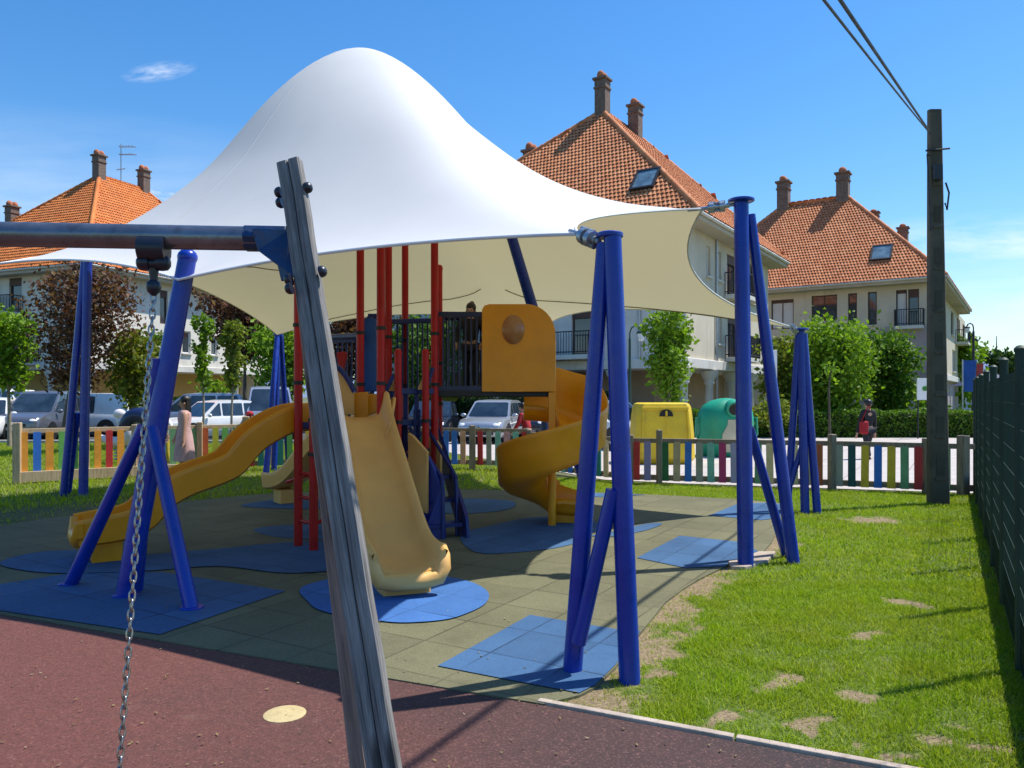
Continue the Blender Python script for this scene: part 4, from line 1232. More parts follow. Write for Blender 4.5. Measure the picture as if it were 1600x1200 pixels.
# wavy slide to the left
S = Vector((-2.22, 8.55, 0)); E = Vector((-4.10, 7.33, 0)); dS = (E-S)
latn = Vector((-dS.y, dS.x, 0)).normalized()
if latn.y > 0: latn = -latn
pts = []
for px, py in ((488, 633), (470, 635), (447, 643), (410, 666), (380, 700), (352, 715), (320, 726), (290, 738), (266, 754), (240, 782), (215, 796), (180, 804), (150, 808), (124, 812)):
    k = (px-800)/1200; o = S+latn*.27
    t = (k*o.y-o.x)/(dS.x-k*dS.y); q = o+dS*t
    z = EYE-(py-HZ)/1200*q.y
    pts.append(Vector((q.x, q.y, z-.235))-latn*.27)
path = smooth_path(pts, 4)
mb = MB(); n = len(path)
trough(mb, path, lin([.24, .24, .25, .25], n), lin([.25, .235, .235, .235, .21], n), side=latn)
wav = mb.build('wavy_slide', M['orange'], play, smooth=True, angle=50)
e = pts[-1]; mb = MB(); dh = dS.normalized()
q = e-dh*.22; zt = pts[-2].z
mb.prism([q+latn*.17-dh*.12, q+latn*.17+dh*.10, q-latn*.17+dh*.10, q-latn*.17-dh*.12], Vector((0, 0, .01)))
q0 = Vector((q.x, q.y, .02)); mb.prism([q0+latn*.17-dh*.15, q0+latn*.17+dh*.11, q0-latn*.17+dh*.11, q0-latn*.17-dh*.15], Vector((0, 0, q.z-.03)))
mb.build('slide_foot', M['orange'], wav, bevel=.02)
mb = MB(); mb.tube([e+latn*.265+Vector((0, 0, .20)), e+latn*.25+Vector((0, 0, .09)), e+latn*.18+Vector((0, 0, .03)), e-latn*.18+Vector((0, 0, .03)), e-latn*.25+Vector((0, 0, .09)), e-latn*.265+Vector((0, 0, .20))], [.045, .06, .075, .075, .06, .045], 14); mb.build('slide_lip', M['orange'], wav, smooth=True)
# straight tan slide toward the camera
t0 = Vector((-1.66, 8.40, 0)); t1 = Vector((-.79, 5.98, 0)); dd = (t1-t0); dn_ = dd.normalized(); LL = dd.length
prof = [(-.06, 1.375), (.05, 1.37), (.18, 1.33), (.40, 1.20), (.9, .895), (1.4, .59), (1.75, .385), (2.0, .285), (2.2, .245), (2.40, .235), (2.55, .22)]
path = smooth_path([t0+dn_*s_+Vector((0, 0, z)) for s_, z in prof], 4); n = len(path)
mb = MB(); trough(mb, path, lin([.24, .25, .25, .25, .25, .25, .25, .25, .255, .255], n), lin([.26, .28, .17, .15, .15, .15, .15, .155, .17, .175, .165], n), th=.03, rim=.05, flare=.20)
tan_slide = mb.build('straight_slide', M['tan'], play, smooth=True, angle=50)
latt = Vector((-dn_.y, dn_.x, 0))
mb = MB(); ep = t0+dn_*2.54; mb.tube([ep-dn_*.24+latt*.285+Vector((0, 0, .385)), ep-dn_*.10+latt*.288+Vector((0, 0, .385)), ep-dn_*.03+latt*.285+Vector((0, 0, .335)), ep+latt*.275+Vector((0, 0, .25)), ep+latt*.235+Vector((0, 0, .175)), ep+latt*.12+Vector((0, 0, .155)), ep-latt*.12+Vector((0, 0, .155)), ep-latt*.235+Vector((0, 0, .175)), ep-latt*.275+Vector((0, 0, .25)), ep-dn_*.03-latt*.285+Vector((0, 0, .335)), ep-dn_*.10-latt*.288+Vector((0, 0, .385)), ep-dn_*.24-latt*.285+Vector((0, 0, .385))], [.02, .04, .05, .06, .065, .07, .07, .065, .06, .05, .04, .02], 14)
mb.build('slide_lip', M['tan'], tan_slide, smooth=True)
mb = MB(); q = t0+dn_*2.36
q0 = Vector((q.x, q.y, .02)); mb.prism([q0+latt*.21-dn_*.12, q0-latt*.21-dn_*.12, q0-latt*.19+dn_*.10, q0+latt*.19+dn_*.10], Vector((0, 0, .17))); mb.build('slide_foot', M['tan'], tan_slide, bevel=.015)
# cheeks at the head of the tan slide
mb = MB()
for s_ in (-1, 1):
    a_ = t0+latt*s_*.265
    pr = [(-.05, 1.30), (-.05, 1.48), (-.02, 1.56), (.05, 1.60), (.13, 1.585), (.22, 1.52), (.34, 1.42), (.5, 1.32), (.5, 1.15)]
    mb.prism([a_+dn_*x+Vector((0, 0, z))+latt*s_*((z-1.30)*.40-.04) for x, z in pr], latt*s_*.035)
mb.build('slide_cheek', M['tan'], tan_slide, bevel=.012)
# short slide at the back left
path = smooth_path([(-2.05, 10.45, 1.30), (-2.25, 10.62, 1.26), (-2.7, 10.95, .86), (-3.1, 11.25, .45), (-3.35, 11.43, .30), (-3.55, 11.58, .27)], 4); n = len(path)
mb = MB(); trough(mb, path, [.23]*n, lin([.2, .17, .17, .2], n)); bs = mb.build('short_slide', M['tan'], play, smooth=True, angle=50)
mb = MB(); mb.box((-3.38, 11.45, .12), (.26, .3, .22), .64); mb.build('slide_foot', M['tan'], bs, bevel=.015)
# spiral slide
cx, cy = .49, 9.42
path = []; sides = []; hs = []
NN = 56
for i in range(NN+1):
    t = i/NN; a = R(90)-t*R(368)
    z = 1.40-.27*4*t*(1.0)
    z = 1.40+(.27-1.40)*t if t < .93 else 1.40+(.27-1.40)*.93+(.245-(1.40+(.27-1.40)*.93))*(t-.93)/.07
    path.append(Vector((cx+.37*math.cos(a), cy+.37*math.sin(a), z))); sides.append(Vector((math.cos(a), math.sin(a), 0)))
    ho = .58 if t < .08 else (.58-(t-.08)/.14*.20 if t < .22 else .38)
    if t > .9: ho = .38-(t-.9)*1.8
    hs.append((.06, ho))
# lead-in from the deck and straight run-out
lead = [Vector((cx-.34, cy+.37, 1.43)), Vector((cx-.17, cy+.37, 1.42))]
path = lead+path; sides = [Vector((0, 1, 0))]*2+sides; hs = [(.06, .58)]*2+hs
a = R(90)-R(368); tg = Vector((math.sin(a), -math.cos(a), 0)); last = path[-1]; ls = sides[-1]
for k in (1, 2, 3): path.append(last+tg*.13*k+Vector((0, 0, -.008*k))); sides.append(ls); hs.append((.08, .20-.03*k))
mb = MB(); trough(mb, path, [.27]*len(path), hs, th=.026, rim=.032, side=sides, belly=.13)
spir = mb.build('spiral_slide', M['orange'], play, smooth=True, angle=50)
mb = MB(); mb.tube([(cx, cy-.02, .02), (cx, cy-.02, 2.3)], .048, 16); mb.build('spiral_post', M['orange'], spir, smooth=True)
mb = MB(); q = last+tg*.16; mb.prism([Vector((q.x, q.y, .02))+ls*.2-tg*.14, Vector((q.x, q.y, .02))+ls*.2+tg*.14, Vector((q.x, q.y, .02))-ls*.2+tg*.14, Vector((q.x, q.y, .02))-ls*.2-tg*.14], Vector((0, 0, .17)))
mb.build('slide_foot', M['orange'], spir, bevel=.015)
# yellow hood panel with a bubble window
YP = 9.28
pn = [P(753, 612, YP), P(753, 484, YP), P(757, 477, YP), P(765, 475, YP), P(822, 475, YP)]
ccx, ccy, rx, ry = 822, 523, 46, 48
for k in range(1, 9):
    an_ = R(90)-R(90)*k/8; pn.append(P(ccx+rx*math.cos(an_), ccy-ry*math.sin(an_), YP))
pn += [P(868, 612, YP)]
mb = MB(); mb.prism(pn, Vector((0, .075, 0)))
hood = mb.build('hood_panel', M['orange'], play, bevel=.014)
bc = P(802, 515, YP)
M['bubble'] = plain('bubble_window', (.36, .15, .05), .25, 0, .15, 5, spec=.7)
mb = MB(); mb.lathe([(.150, 0), (.150, .012), (.120, .035), (.07, .055), (.002, .062)], bc+Vector((0, .002, 0)), 24, (0, -1, 0))
for v_i in range(len(mb.v)): x, y, z = mb.v[v_i]; mb.v[v_i] = (bc.x+(x-bc.x)*.90, y, bc.z+(z-bc.z)*1.18)
mb.build('bubble_window', M['bubble'], hood, smooth=True)
mb = MB(); mb.prism([P(795+22*math.cos(PI*k/12), 612-14*math.sin(PI*k/12), YP-.006) for k in range(13)], Vector((0, .02, 0))); mb.build('grip_recess', M['orange'], hood)
mb = MB(); mb.prism([P(868, 613, YP), P(857, 613, YP), P(858, 700, YP), P(867, 700, YP)], Vector((0, .07, 0))); mb.build('hood_stay', M['orange'], hood, bevel=.01)

# posts
POSTS = [(466, 8.10, None), (490, 7.86, 2.2), (563, 9.05, None), (595, 8.45, None), (607, 9.7, None), (633, 10.27, None), (679, 9.2, None), (686, 9.95, 417)]
def post(x, y, ztop, r=.045):
    mb = MB(); mb.tube([(x, y, .02), (x, y, ztop-.03)], r, 14); mb.lathe([(r*1.08, -.03), (r*1.1, 0), (r*.8, .03), (.001, .042)], (x, y, ztop-.01), 14)
    p_ = mb.build('post', M['red_post'], play, smooth=True, angle=45)
    for zc in (ztop*.46, ztop*.62):
        cb = MB(); cb.lathe([(r*1.05, -.02), (r*1.25, -.018), (r*1.25, .018), (r*1.05, .02)], (x, y, zc), 14); cb.build('clamp', M['black'], p_, smooth=True)
for px, Y, tp in POSTS:
    x = (px-800)/1200*Y
    zt = 3.80 if tp is None else (tp if tp < 10 else EYE-(tp-HZ)/1200*Y)
    post(x, Y, zt)
for px, Y, tp in ((622, 8.75, 549), (665, 8.95, 549)):
    x = (px-800)/1200*Y; post(x, Y, EYE-(tp-HZ)/1200*Y, .042)
post((600-800)/1200*8.9, 8.9, 1.62, .04)
# decks
mb = MB(); mb.prism([(-2.27, 8.15, 1.26), (-1.42, 8.47, 1.26), (-1.3, 9.0, 1.26), (-.93, 9.2, 1.26), (-.94, 9.95, 1.26), (-1.43, 10.27, 1.26), (-2.2, 9.95, 1.26)], (0, 0, .07)); mb.build('deck', M['navy'], play, bevel=.01)
mb = MB(); mb.prism([(-.93, 9.25, 1.60), (.50, 9.36, 1.60), (.15, 9.95, 1.60), (-.93, 9.98, 1.60)], (0, 0, .075)); mb.build('bridge_deck', M['black'], play, bevel=.01)
# slatted railings
def railing(p0, p1, z0_, z1_, n, mat, name='railing', w=.035):
    mb = MB(); p0 = Vector((*p0, 0)); p1 = Vector((*p1, 0)); z_ = Vector((0, 0, 1))
    mb.bar(p0+z_*z1_, p1+z_*z1_, .045, .06); mb.bar(p0+z_*z0_, p1+z_*z0_, .045, .06)
    for i in range(n+1):
        q = p0.lerp(p1, i/n); mb.bar(q+z_*z0_, q+z_*z1_, w, .02, up=(1, 0, 0))
    return mb.build(name, mat, play)
railing((-.90, 9.3), (-.36, 9.33), 1.70, 2.60, 8, M['navy_steel'], w=.045); railing((-.92, 9.97), (.1, 9.97), 1.70, 2.62, 14, M['navy_steel'], w=.045)
railing((-1.52, 10.2), (-.97, 10.05), 1.66, 2.60, 8, M['navy'], w=.05); railing((-1.82, 9.72), (-1.56, 9.72), 1.60, 2.62, 4, M['navy'])
railing((-2.65, 10.3), (-2.05, 10.1), 1.60, 2.35, 9, M['navy'])
mb = MB(); mb.tube([P(512, 527, 9.8), P(562, 525, 9.1)], .04, 12); mb.build('beam', M['navy'], play, smooth=True)
mb = MB(); mb.prism([P(565, 612, 9.25), P(565, 505, 9.25), P(570, 497, 9.25), P(582, 496, 9.25), P(588, 500, 9.25), P(588, 612, 9.25)], (0, .04, 0)); mb.build('solid_panel', M['blue_plastic'], play, bevel=.01)
mb = MB(); mb.prism([P(557, 500, 9.72), P(680, 497, 9.95), P(680, 504, 9.95), P(557, 508, 9.72)], (0, .05, 0)); mb.build('top_rail', M['navy'], play, bevel=.008)
mb = MB()
path = [P(*p) for p in ((524, 572, 8.6), (532, 577, 8.6), (540, 587, 8.6), (548, 600, 8.6), (554, 612, 8.6))]
mb.tube(path, .03, 10); ap = mb.build('arch_rail', M['navy'], play, smooth=True)
mb = MB(); mb.prism([P(522, 574, 8.62), P(530, 580, 8.62), P(538, 589, 8.62), P(546, 602, 8.62), P(553, 615, 8.62), P(553, 648, 8.62), P(522, 648, 8.62)], (0, .04, 0)); mb.build('arch_panel', M['tan'], play, bevel=.008)
mb = MB(); mb.prism([P(553, 614, 8.75), P(575, 612, 8.75), P(575, 655, 8.75), P(553, 652, 8.75)], (0, .05, 0)); mb.prism([P(575, 616, 8.9), P(593, 615, 8.9), P(593, 642, 8.9), P(575, 650, 8.9)], (0, .05, 0)); mb.build('entry_panel', M['orange'], play, bevel=.01)
mb = MB(); mb.prism([P(549, 606, 9.4), P(557, 590, 9.4), P(557, 606, 9.4)], (0, .04, 0)); mb.prism([P(601, 617, 8.95), P(606, 617, 8.95), P(606, 676, 8.95), P(601, 676, 8.95)], (0, .04, 0)); mb.prism([P(691, 611, 9.7), P(716, 611, 9.7), P(716, 622, 9.7), P(712, 627, 9.7), P(695, 627, 9.7), P(691, 622, 9.7)], (0, .04, 0))
mb.build('green_panel', M['green_plastic'], play, bevel=.006)
mb = MB(); mb.prism([P(606, 611, 8.8), P(616, 594, 8.8), P(618, 611, 8.8)], (0, .04, 0)); mb.prism([P(652, 609, 9.0), P(661, 588, 9.0), P(661, 609, 9.0)], (0, .04, 0)); mb.build('gusset_panel', M['tan'], play, bevel=.006)
mb = MB(); mb.bar(P(602, 611, 8.82), P(676, 611, 9.15), .05, .06); mb.bar(P(604, 610, 8.75), P(615, 586, 8.75), .04); mb.bar(P(663, 612, 8.97), P(676, 575, 9.1), .04)
for px in (612, 634, 651): mb.bar(P(px, 614, 9.2), P(px, 690, 9.2), .05, .05, up=(1, 0, 0))
mb.build('stair_frame', M['navy'], play)
mb = MB(); mb.prism([P(609, 640, 9.4), P(634, 655, 9.4), P(640, 700, 9.4), P(606, 745, 9.4), P(602, 690, 9.4)], (0, .05, 0)); mb.build('climb_panel', M['navy'], play, bevel=.01)
red = MB(); red.prism([P(525, 552, 9.9), P(533, 549, 9.9), P(542, 550, 9.9), P(541, 562, 9.9), P(537, 578, 9.9), P(529, 572, 9.9)], (0, .05, 0)); red.build('seat_back', M['red_post'], play, bevel=.01)
# stairs with tan side panels and bent handrails
st = MB()
top_s = Vector((-1.30, 9.75, 1.28)); bot_s = Vector((-.80, 8.46, .02)); ds_ = Vector((bot_s.x-top_s.x, bot_s.y-top_s.y, 0)).normalized(); ls_ = Vector((-ds_.y, ds_.x, 0))
for s_ in (-1, 1):
    o_ = ls_*.30*s_
    a_ = top_s+o_; b_ = bot_s+o_
    st.prism([a_+Vector((0, 0, .08)), a_+Vector((0, 0, -.22)), Vector((b_.x, b_.y, .02))-ds_*.24, Vector((b_.x, b_.y, .02))+ds_*.05, Vector((b_.x, b_.y, .26))], ls_*.04)
stairs = st.build('stairs', M['navy'], play, bevel=.008)
M['stair_blue'] = plain('stair_blue', (.008, .028, .24), .4, 0, .15, 3)
mb = MB(); mb.prism([P(637, 752, 8.72), P(667, 795, 8.66), P(668, 712, 8.66), P(690, 762, 8.56), P(693, 846, 8.52), P(672, 848, 8.52), P(665, 826, 8.55)], Vector((.03, .04, 0))); mb.build('stair_skirt', M['stair_blue'], stairs, bevel=.01)
for i in range(5):
    q = top_s.lerp(bot_s, (i+.6)/5.2); mb = MB()
    mb.frame_box(q+ls_*.02, ds_, ls_, (0, 0, 1), .11, .27, .02); mb.build('tread', M['navy'], stairs)
mb = MB(); Yp = 9.0
mb.prism([P(637, 676, 8.7), P(645, 681, 8.68), P(667, 706, 8.6), P(667, 803, 8.6), P(659, 799, 8.62), P(638, 744, 8.7)], Vector((.02, .03, 0))); mb.build('side_panel', M['tan'], stairs, bevel=.006)
mb = MB(); mb.prism([P(662, 671, 9.3), P(670, 672, 9.28), P(688, 697, 9.1), P(688, 764, 9.1), P(668, 722, 9.28)], Vector((.02, .03, 0))); mb.build('side_panel', M['tan'], stairs, bevel=.006)
mb = MB(); mb.tube(smooth_path([P(640, 668, 9.05), P(652, 690, 8.95), P(688, 742, 8.62), P(691, 752, 8.58), P(692, 770, 8.56), P(692, 846, 8.5)], 4), .022, 10)
mb.tube(smooth_path([P(661, 650, 9.3), P(672, 676, 9.2), P(708, 737, 8.82), P(712, 750, 8.78), P(713, 770, 8.76), P(714, 840, 8.72)], 4), .022, 10)
for px, py, pz in ((648, 640, 720), (655, 640, 726)): mb.tube([P(px, py, 9.05), P(px, pz, 9.0)], .016, 8)
mb.build('handrail', M['navy'], stairs, smooth=True)
# ladder rungs between the two front left posts
for z in (.30, .55, .80):
    mb = MB(); mb.tube([(-2.25, 8.10, z), (-2.02, 7.86, z)], .02, 10); mb.build('rung', M['red_post'], play, smooth=True)
mb = MB(); mb.tube(smooth_path([(-2.9, 9.9, .5), (-2.5, 9.6, .62), (-2.05, 9.3, .5)], 5), .022, 8); mb.build('rung', M['red_post'], play, smooth=True)
mb = MB(); mb.tube(smooth_path([(-2.02, 7.86, .30), (-1.85, 8.0, .36), (-1.7, 8.25, .34)], 4), .02, 8); mb.build('rung', M['red_post'], play, smooth=True)
# ------------------------------------------------------------------ coloured picket fences
PC = {'orange': (.78, .33, .04), 'blue': (.03, .17, .62), 'green': (.14, .42, .10), 'dkgreen': (.015, .13, .045), 'cream': (.75, .55, .30), 'mauve': (.32, .24, .26), 'lime': (.42, .45, .04),
      'sage': (.16, .36, .17), 'teal': (.02, .24, .20), 'rust': (.45, .10, .03), 'yellow': (.70, .46, .03), 'aqua': (.20, .48, .40), 'lilac': (.42, .36, .55), 'red': (.52, .03, .035), 'peach': (.66, .36, .22),
      'purple': (.27, .24, .50), 'tan': (.50, .38, .24), 'grey': (.32, .32, .27), 'magenta': (.50, .04, .16), 'dkteal': (.006, .075, .085), 'white': (.70, .68, .62), 'cyan': (.06, .48, .60), 'pink': (.62, .30, .33)}
PM = {k: plain('picket_'+k, c, .55, 0, .14, 5, .08, 40, dirt=(mul(c, .45), .45)) for k, c in PC.items()}
def picket_fence(label, pts, cols, rail_z, posts, wood, low=.17, lift=None, pw=.122, step=.2, tall=(), lowh=.10):
    pts = [Vector((p[0], p[1], 0)) for p in pts]
    root = empty('picket_fence', pts[0], label, 'fence', 'coloured picket fences round the playground')
    rl = MB()
    for a, b in zip(pts[:-1], pts[1:]):
        d = (b-a).normalized(); n = Vector((-d.y, d.x, 0))
        for z, h in ((rail_z, .085), (low, lowh)):
            rl.bar(a+Vector((0, 0, z))+n*.045*(-1 if z == low and lowh > .12 else 1), b+Vector((0, 0, z))+n*.045*(-1 if z == low and lowh > .12 else 1), .055, h)
    rl.build('rail', wood, root, bevel=.006)
    k = 0
    for a, b in zip(pts[:-1], pts[1:]):
        d = (b-a); L = d.length; d.normalize(); n = int(L/step); rz = math.atan2(d.y, d.x)
        for i in range(n):
            q = a+d*(step*(i+.55)); zt = rail_z-.02
            if k in tall: zt = rail_z+.13
            mb = MB(); rr = random.Random(k*7+int(a.x*10)); tilt = rr.uniform(-.008, .008)
            w = pw/2*(1.0+rr.uniform(-.05, .05)); z0 = low-.055; z1 = zt
            pr = [(-w, z0), (w, z0), (w+tilt, z1-.02), (w*.7+tilt, z1), (-w*.7+tilt, z1), (-w+tilt, z1-.02)]
            nn = Vector((-d.y, d.x, 0))
            mb.prism([q+d*x+Vector((0, 0, z))-nn*.012 for x, z in pr], nn*.022)
            mb.build('picket', PM[cols[k % len(cols)]], root); k += 1
    for x, y, h, r in posts:
        mb = MB(); mb.box((x, y, h/2), (r, r, h), .3); mb.build('fence_post', wood, root, bevel=.012)
def gpx(px, Y): return ((px-800)/1200*Y, Y)
FL0 = gpx(27, 14.0); FL1 = gpx(210, 15.2); FL2 = gpx(312, 15.9); FL3 = gpx(384, 16.4)
picket_fence('picket fence with pale wooden rails and bright orange, blue and green pickets at far left', [FL0, FL1, FL2, FL3],
             ['orange', 'blue', 'orange', 'green', 'dkgreen', 'cream', 'orange', 'red', 'orange', 'mauve', 'lime', 'blue', 'sage', 'teal', 'sage', 'rust', 'lime', 'green', 'teal', 'mauve', 'sage', 'green', 'white', 'lime', 'green', 'rust', 'lime', 'cyan', 'green'],
             .97, [(FL0[0], FL0[1], 1.13, .13), (FL1[0], FL1[1], 1.05, .10), (FL2[0], FL2[1], 1.08, .11), (FL3[0], FL3[1], 1.18, .14)], M['fence_pale_wood'], .13, lowh=.20)
FM = [FL3, gpx(560, 17.3), gpx(690, 17.0), gpx(826, 16.4)]
picket_fence('picket fence behind the climbing frame with lilac, yellow, aqua and red pickets', FM,
             ['red', 'teal', 'cream', 'teal', 'green', 'lilac', 'yellow', 'teal', 'red', 'blue', 'orange', 'sage', 'cream', 'lilac', 'dkgreen', 'yellow', 'peach', 'aqua', 'lilac', 'dkgreen', 'yellow', 'blue', 'blue', 'peach', 'aqua', 'red', 'grey', 'aqua', 'pink', 'aqua'],
             .87, [(FM[1][0], FM[1][1], 1.0, .1), (gpx(738, 16.7)[0], gpx(738, 16.7)[1], .98, .12), (FM[3][0], FM[3][1], .9, .09)], M['fence_wood'], .17)
FR = [gpx(826, 16.4), gpx(985, 14.1), gpx(1030, 13.95), gpx(1300, 13.15), gpx(1505, 12.35), gpx(1524, 12.3)]
picket_fence('long picket fence on the right with dark rails before the pale paving', FR,
             ['aqua', 'blue', 'peach', 'dkgreen', 'yellow', 'aqua', 'blue', 'peach', 'lime', 'cream', 'teal', 'cream', 'tan', 'aqua', 'red', 'purple', 'dkgreen', 'tan', 'blue', 'grey', 'aqua', 'magenta', 'lilac', 'teal', 'sage', 'cream', 'blue', 'cream', 'tan', 'rust', 'grey', 'dkteal', 'yellow', 'blue', 'yellow', 'sage', 'red', 'teal', 'sage', 'red'],
             .80, [(FR[2][0], FR[2][1], 1.0, .09), (FR[3][0], FR[3][1], .96, .11), (gpx(1448, 12.6)[0], gpx(1448, 12.6)[1], .92, .11), (FR[4][0], FR[4][1], .98, .14), (FR[1][0], FR[1][1], .9, .09)], M['fence_wood'], .13, tall=())

# ------------------------------------------------------------------ green wire mesh fence at the right edge
mf = empty('mesh_fence', (5.4, 8.5, 0), 'dark green welded wire fence running away along the right edge', 'fence')
def fl(y): return Vector((2.94+.57*(y-4.44), y, 0))
ys = [3.06, 4.44, 5.82, 7.20, 8.58, 9.96, 11.34, 12.40]
fdir = (fl(12)-fl(3)).normalized(); fn = Vector((-fdir.y, fdir.x, 0))
for y in ys:
    mb = MB(); p = fl(y); mb.tube([p, p+Vector((0, 0, 1.86))], .030, 10); mb.lathe([(.033, 0), (.034, .02), (.02, .035), (.001, .04)], p+Vector((0, 0, 1.86)), 10)
    mb.build('fence_post', M['fence_green'], mf, smooth=True)
for y0, y1 in zip(ys[:-1], ys[1:]):
    a = fl(y0); b = fl(y1); L = (b-a).length; mb = MB()
    n = int(L/.055)
    for i in range(n+1):
        q = a+(b-a)*(i/n)
        mb.bar(q+Vector((0, 0, .05)), q+Vector((0, 0, 1.76)), .0026, .0026, up=(1, 0, 0))
    z = .06
    while z < 1.78:
        mb.bar(a+Vector((0, 0, z))+fn*.006, b+Vector((0, 0, z))+fn*.006, .0022, .0022)
        z += .15
    mb.build('wire_panel', M['fence_green'], mf)
    mb = MB(); mb.bar(a+Vector((0, 0, .16))-fn*.02, b+Vector((0, 0, .16))-fn*.02, .03, .36); mb.build('shadow_board', M['fence_green'], mf)  # added board in place of low greenery, casts the solid shadow strip

# ------------------------------------------------------------------ utility pole and wires
pb = G(1466, 789); up_ = empty('utility_pole', pb, 'tall dark notched utility pole with wires standing in the lawn by the picket fence', 'utility pole')
ptop = P(1460, 172, pb.y); hgt = ptop.z
def ring(z, w, d, chamf=.03, ox=0): 
    return [Vector((pb.x+ox+x, pb.y+y, z)) for x, y in ((-w+chamf, -d), (w-chamf, -d), (w, -d+chamf), (w, d-chamf), (w-chamf, d), (-w+chamf, d), (-w, d-chamf), (-w, -d+chamf))]
ox = ptop.x-pb.x
mb = MB(); rows_ = []
for i in range(25):
    t = i/24; rows_.append(ring(-.05+(hgt+.05)*t, .145-.05*t, .075-.03*t, .02, ox*t))
mb.grid(rows_, closed_u=True, flip=False); mb.f.append(tuple(len(mb.v)-8+i for i in range(8))); mb.m.append(0)
M['notch_shade'] = plain('notch_shade', (.066, .056, .040), .95)
mb.build('shaft', M['pole_wood'], up_, smooth=True, angle=30)
z = .55
k = 0
while z < 4.9:
    t = z/hgt; w = .145-.05*t; d = .075-.03*t
    mb = MB(); cx_ = pb.x+ox*t
    # a raised rib below each flat darker plate
    hh = .16
    mb.box((cx_, pb.y-d-.004, z-hh), (w*1.1, .03, .045))
    mb.build('rib', M['pole_wood'], up_, bevel=.006)
    z += .62; k += 1
for i in range(8):
    nb = MB(); z = .57+i*.62; t = z/hgt; w = .145-.05*t; d = .075-.03*t
    nb.box((pb.x+ox*t, pb.y-d-.002, z), (w*.85, .012, .24)); nb.build('notch', M['notch_shade'], up_)  # flat plates, coloured darker to stand for the shade inside the notches
hb = MB(); hb.tube([ptop+Vector((-.16, -.06, -.62)), ptop+Vector((.17, -.10, -.60))], .014, 8); hb.box(ptop+Vector((-.01, -.11, -.95)), (.12, .05, .22)); hb.tube([ptop+Vector((.11, -.1, -1.1)), ptop+Vector((.16, -.1, -1.25)), ptop+Vector((.13, -.1, -1.5)), ptop+Vector((.1, -.1, -1.4))], .013, 8)
hb.tube([ptop+Vector((-.10, -.1, -.72)), ptop+Vector((-.16, -.1, -.68)), ptop+Vector((-.12, -.1, -1.5)), ptop+Vector((-.11, -.1, -1.8))], .012, 8)
hb.build('bracket', M['iron'], up_, smooth=True)
wd = Vector((-.535, -.845, -.178))
def wire(off0, off1, sag, label, r=.011):
    a = ptop+Vector((-.12, -.1, -.36))+Vector(off0); pts = []
    for i in range(31):
        t = i/30; pts.append(a+wd*16*t+Vector(off1)*t+Vector((0, 0, -sag*4*t*(1-t))))
    mb = MB(); mb.tube(pts, r, 8); tag(mb.build('overhead_wire', M['black'], None, smooth=True), label, 'wire', 'overhead wires')
wire((0, 0, 0), (.0, .0, .0), .02, 'upper overhead black wire running from the pole top out of the frame', .013)
wire((0, 0, -.02), (-.02, .02, -.17), .03, 'lower overhead black wire running beside the thicker upper wire', .009)

# ------------------------------------------------------------------ street lamps, signs, bins
def street_lamp(base, h, label, mat, r=.05, curl=1):
    root = empty('street_lamp', base, label, 'street lamp', 'street lamps')
    mb = MB(); mb.lathe([(r*2.2, 0), (r*2.2, .35), (r*1.5, .5), (r*1.3, 1.1), (r, 1.2), (r*.8, h-.6), (r*.75, h-.2)], base, 12); mb.build('post', mat, root, smooth=True)
    t = base+Vector((0, 0, h-.25)); mb = MB()
    mb.tube([t, t+Vector((0, 0, .25)), t+Vector((curl*.06, -.02, .42)), t+Vector((curl*.2, -.03, .5)), t+Vector((curl*.34, -.04, .44)), t+Vector((curl*.38, -.04, .32))], r*.45, 8); mb.build('arm', mat, root, smooth=True)
    lp = t+Vector((curl*.38, -.04, .30)); mb = MB(); mb.lathe([(.16, -.08), (.14, -.02), (.06, .03), (.03, .08)], lp, 12); hd = mb.build('lamp_shade', mat, root, smooth=True)
    mb = MB(); mb.lathe([(.06, -.34), (.10, -.30), (.13, -.085)], lp, 12); mb.build('lantern_glass', M['lamp_glass'], hd, smooth=True)
b = G(984, 692); street_lamp(Vector((b.x, b.y, 0)), EYE+(HZ-520)/1200*b.y, 'dark green street lamp between the pale house and the yellow recycling bin', M['lamp_green'], .055, 1)
b = G(1521, 664); street_lamp(Vector((b.x, b.y, 0)), EYE+(HZ-512)/1200*b.y, 'black street lamp in front of the far house end at right', M['iron'], .08, -1)
# thin flag banner on a pole
bb = G(1504, 672); bp = empty('banner_pole', bb, 'thin pole carrying a hanging blue banner near the right hand house', 'banner')
mb = MB(); mb.tube([bb, bb+Vector((0, 0, 3.4))], .035, 8); mb.build('pole', M['galv'], bp, smooth=True)
M['banner'] = plain('blue_banner', (.02, .09, .36), .7)
mb = MB(); rows_ = [[bb+Vector((.05+x*.6, .05*math.sin(x*5+z*3), 3.35-z)) for x in (0, .33, .66, 1)] for z in (0, .4, .8, 1.2, 1.5)]; mb.grid(rows_); mb.build('cloth', M['banner'], bp, smooth=True)
M['banner_red'] = plain('red_banner', (.45, .05, .04), .7)
mb = MB(); rows_ = [[bb+Vector((.68+x*.3, .05*math.sin(x*5+z*3), 3.2-z)) for x in (0, .5, 1)] for z in (0, .4, .8)]; mb.grid(rows_); mb.build('cloth', M['banner_red'], bp, smooth=True)
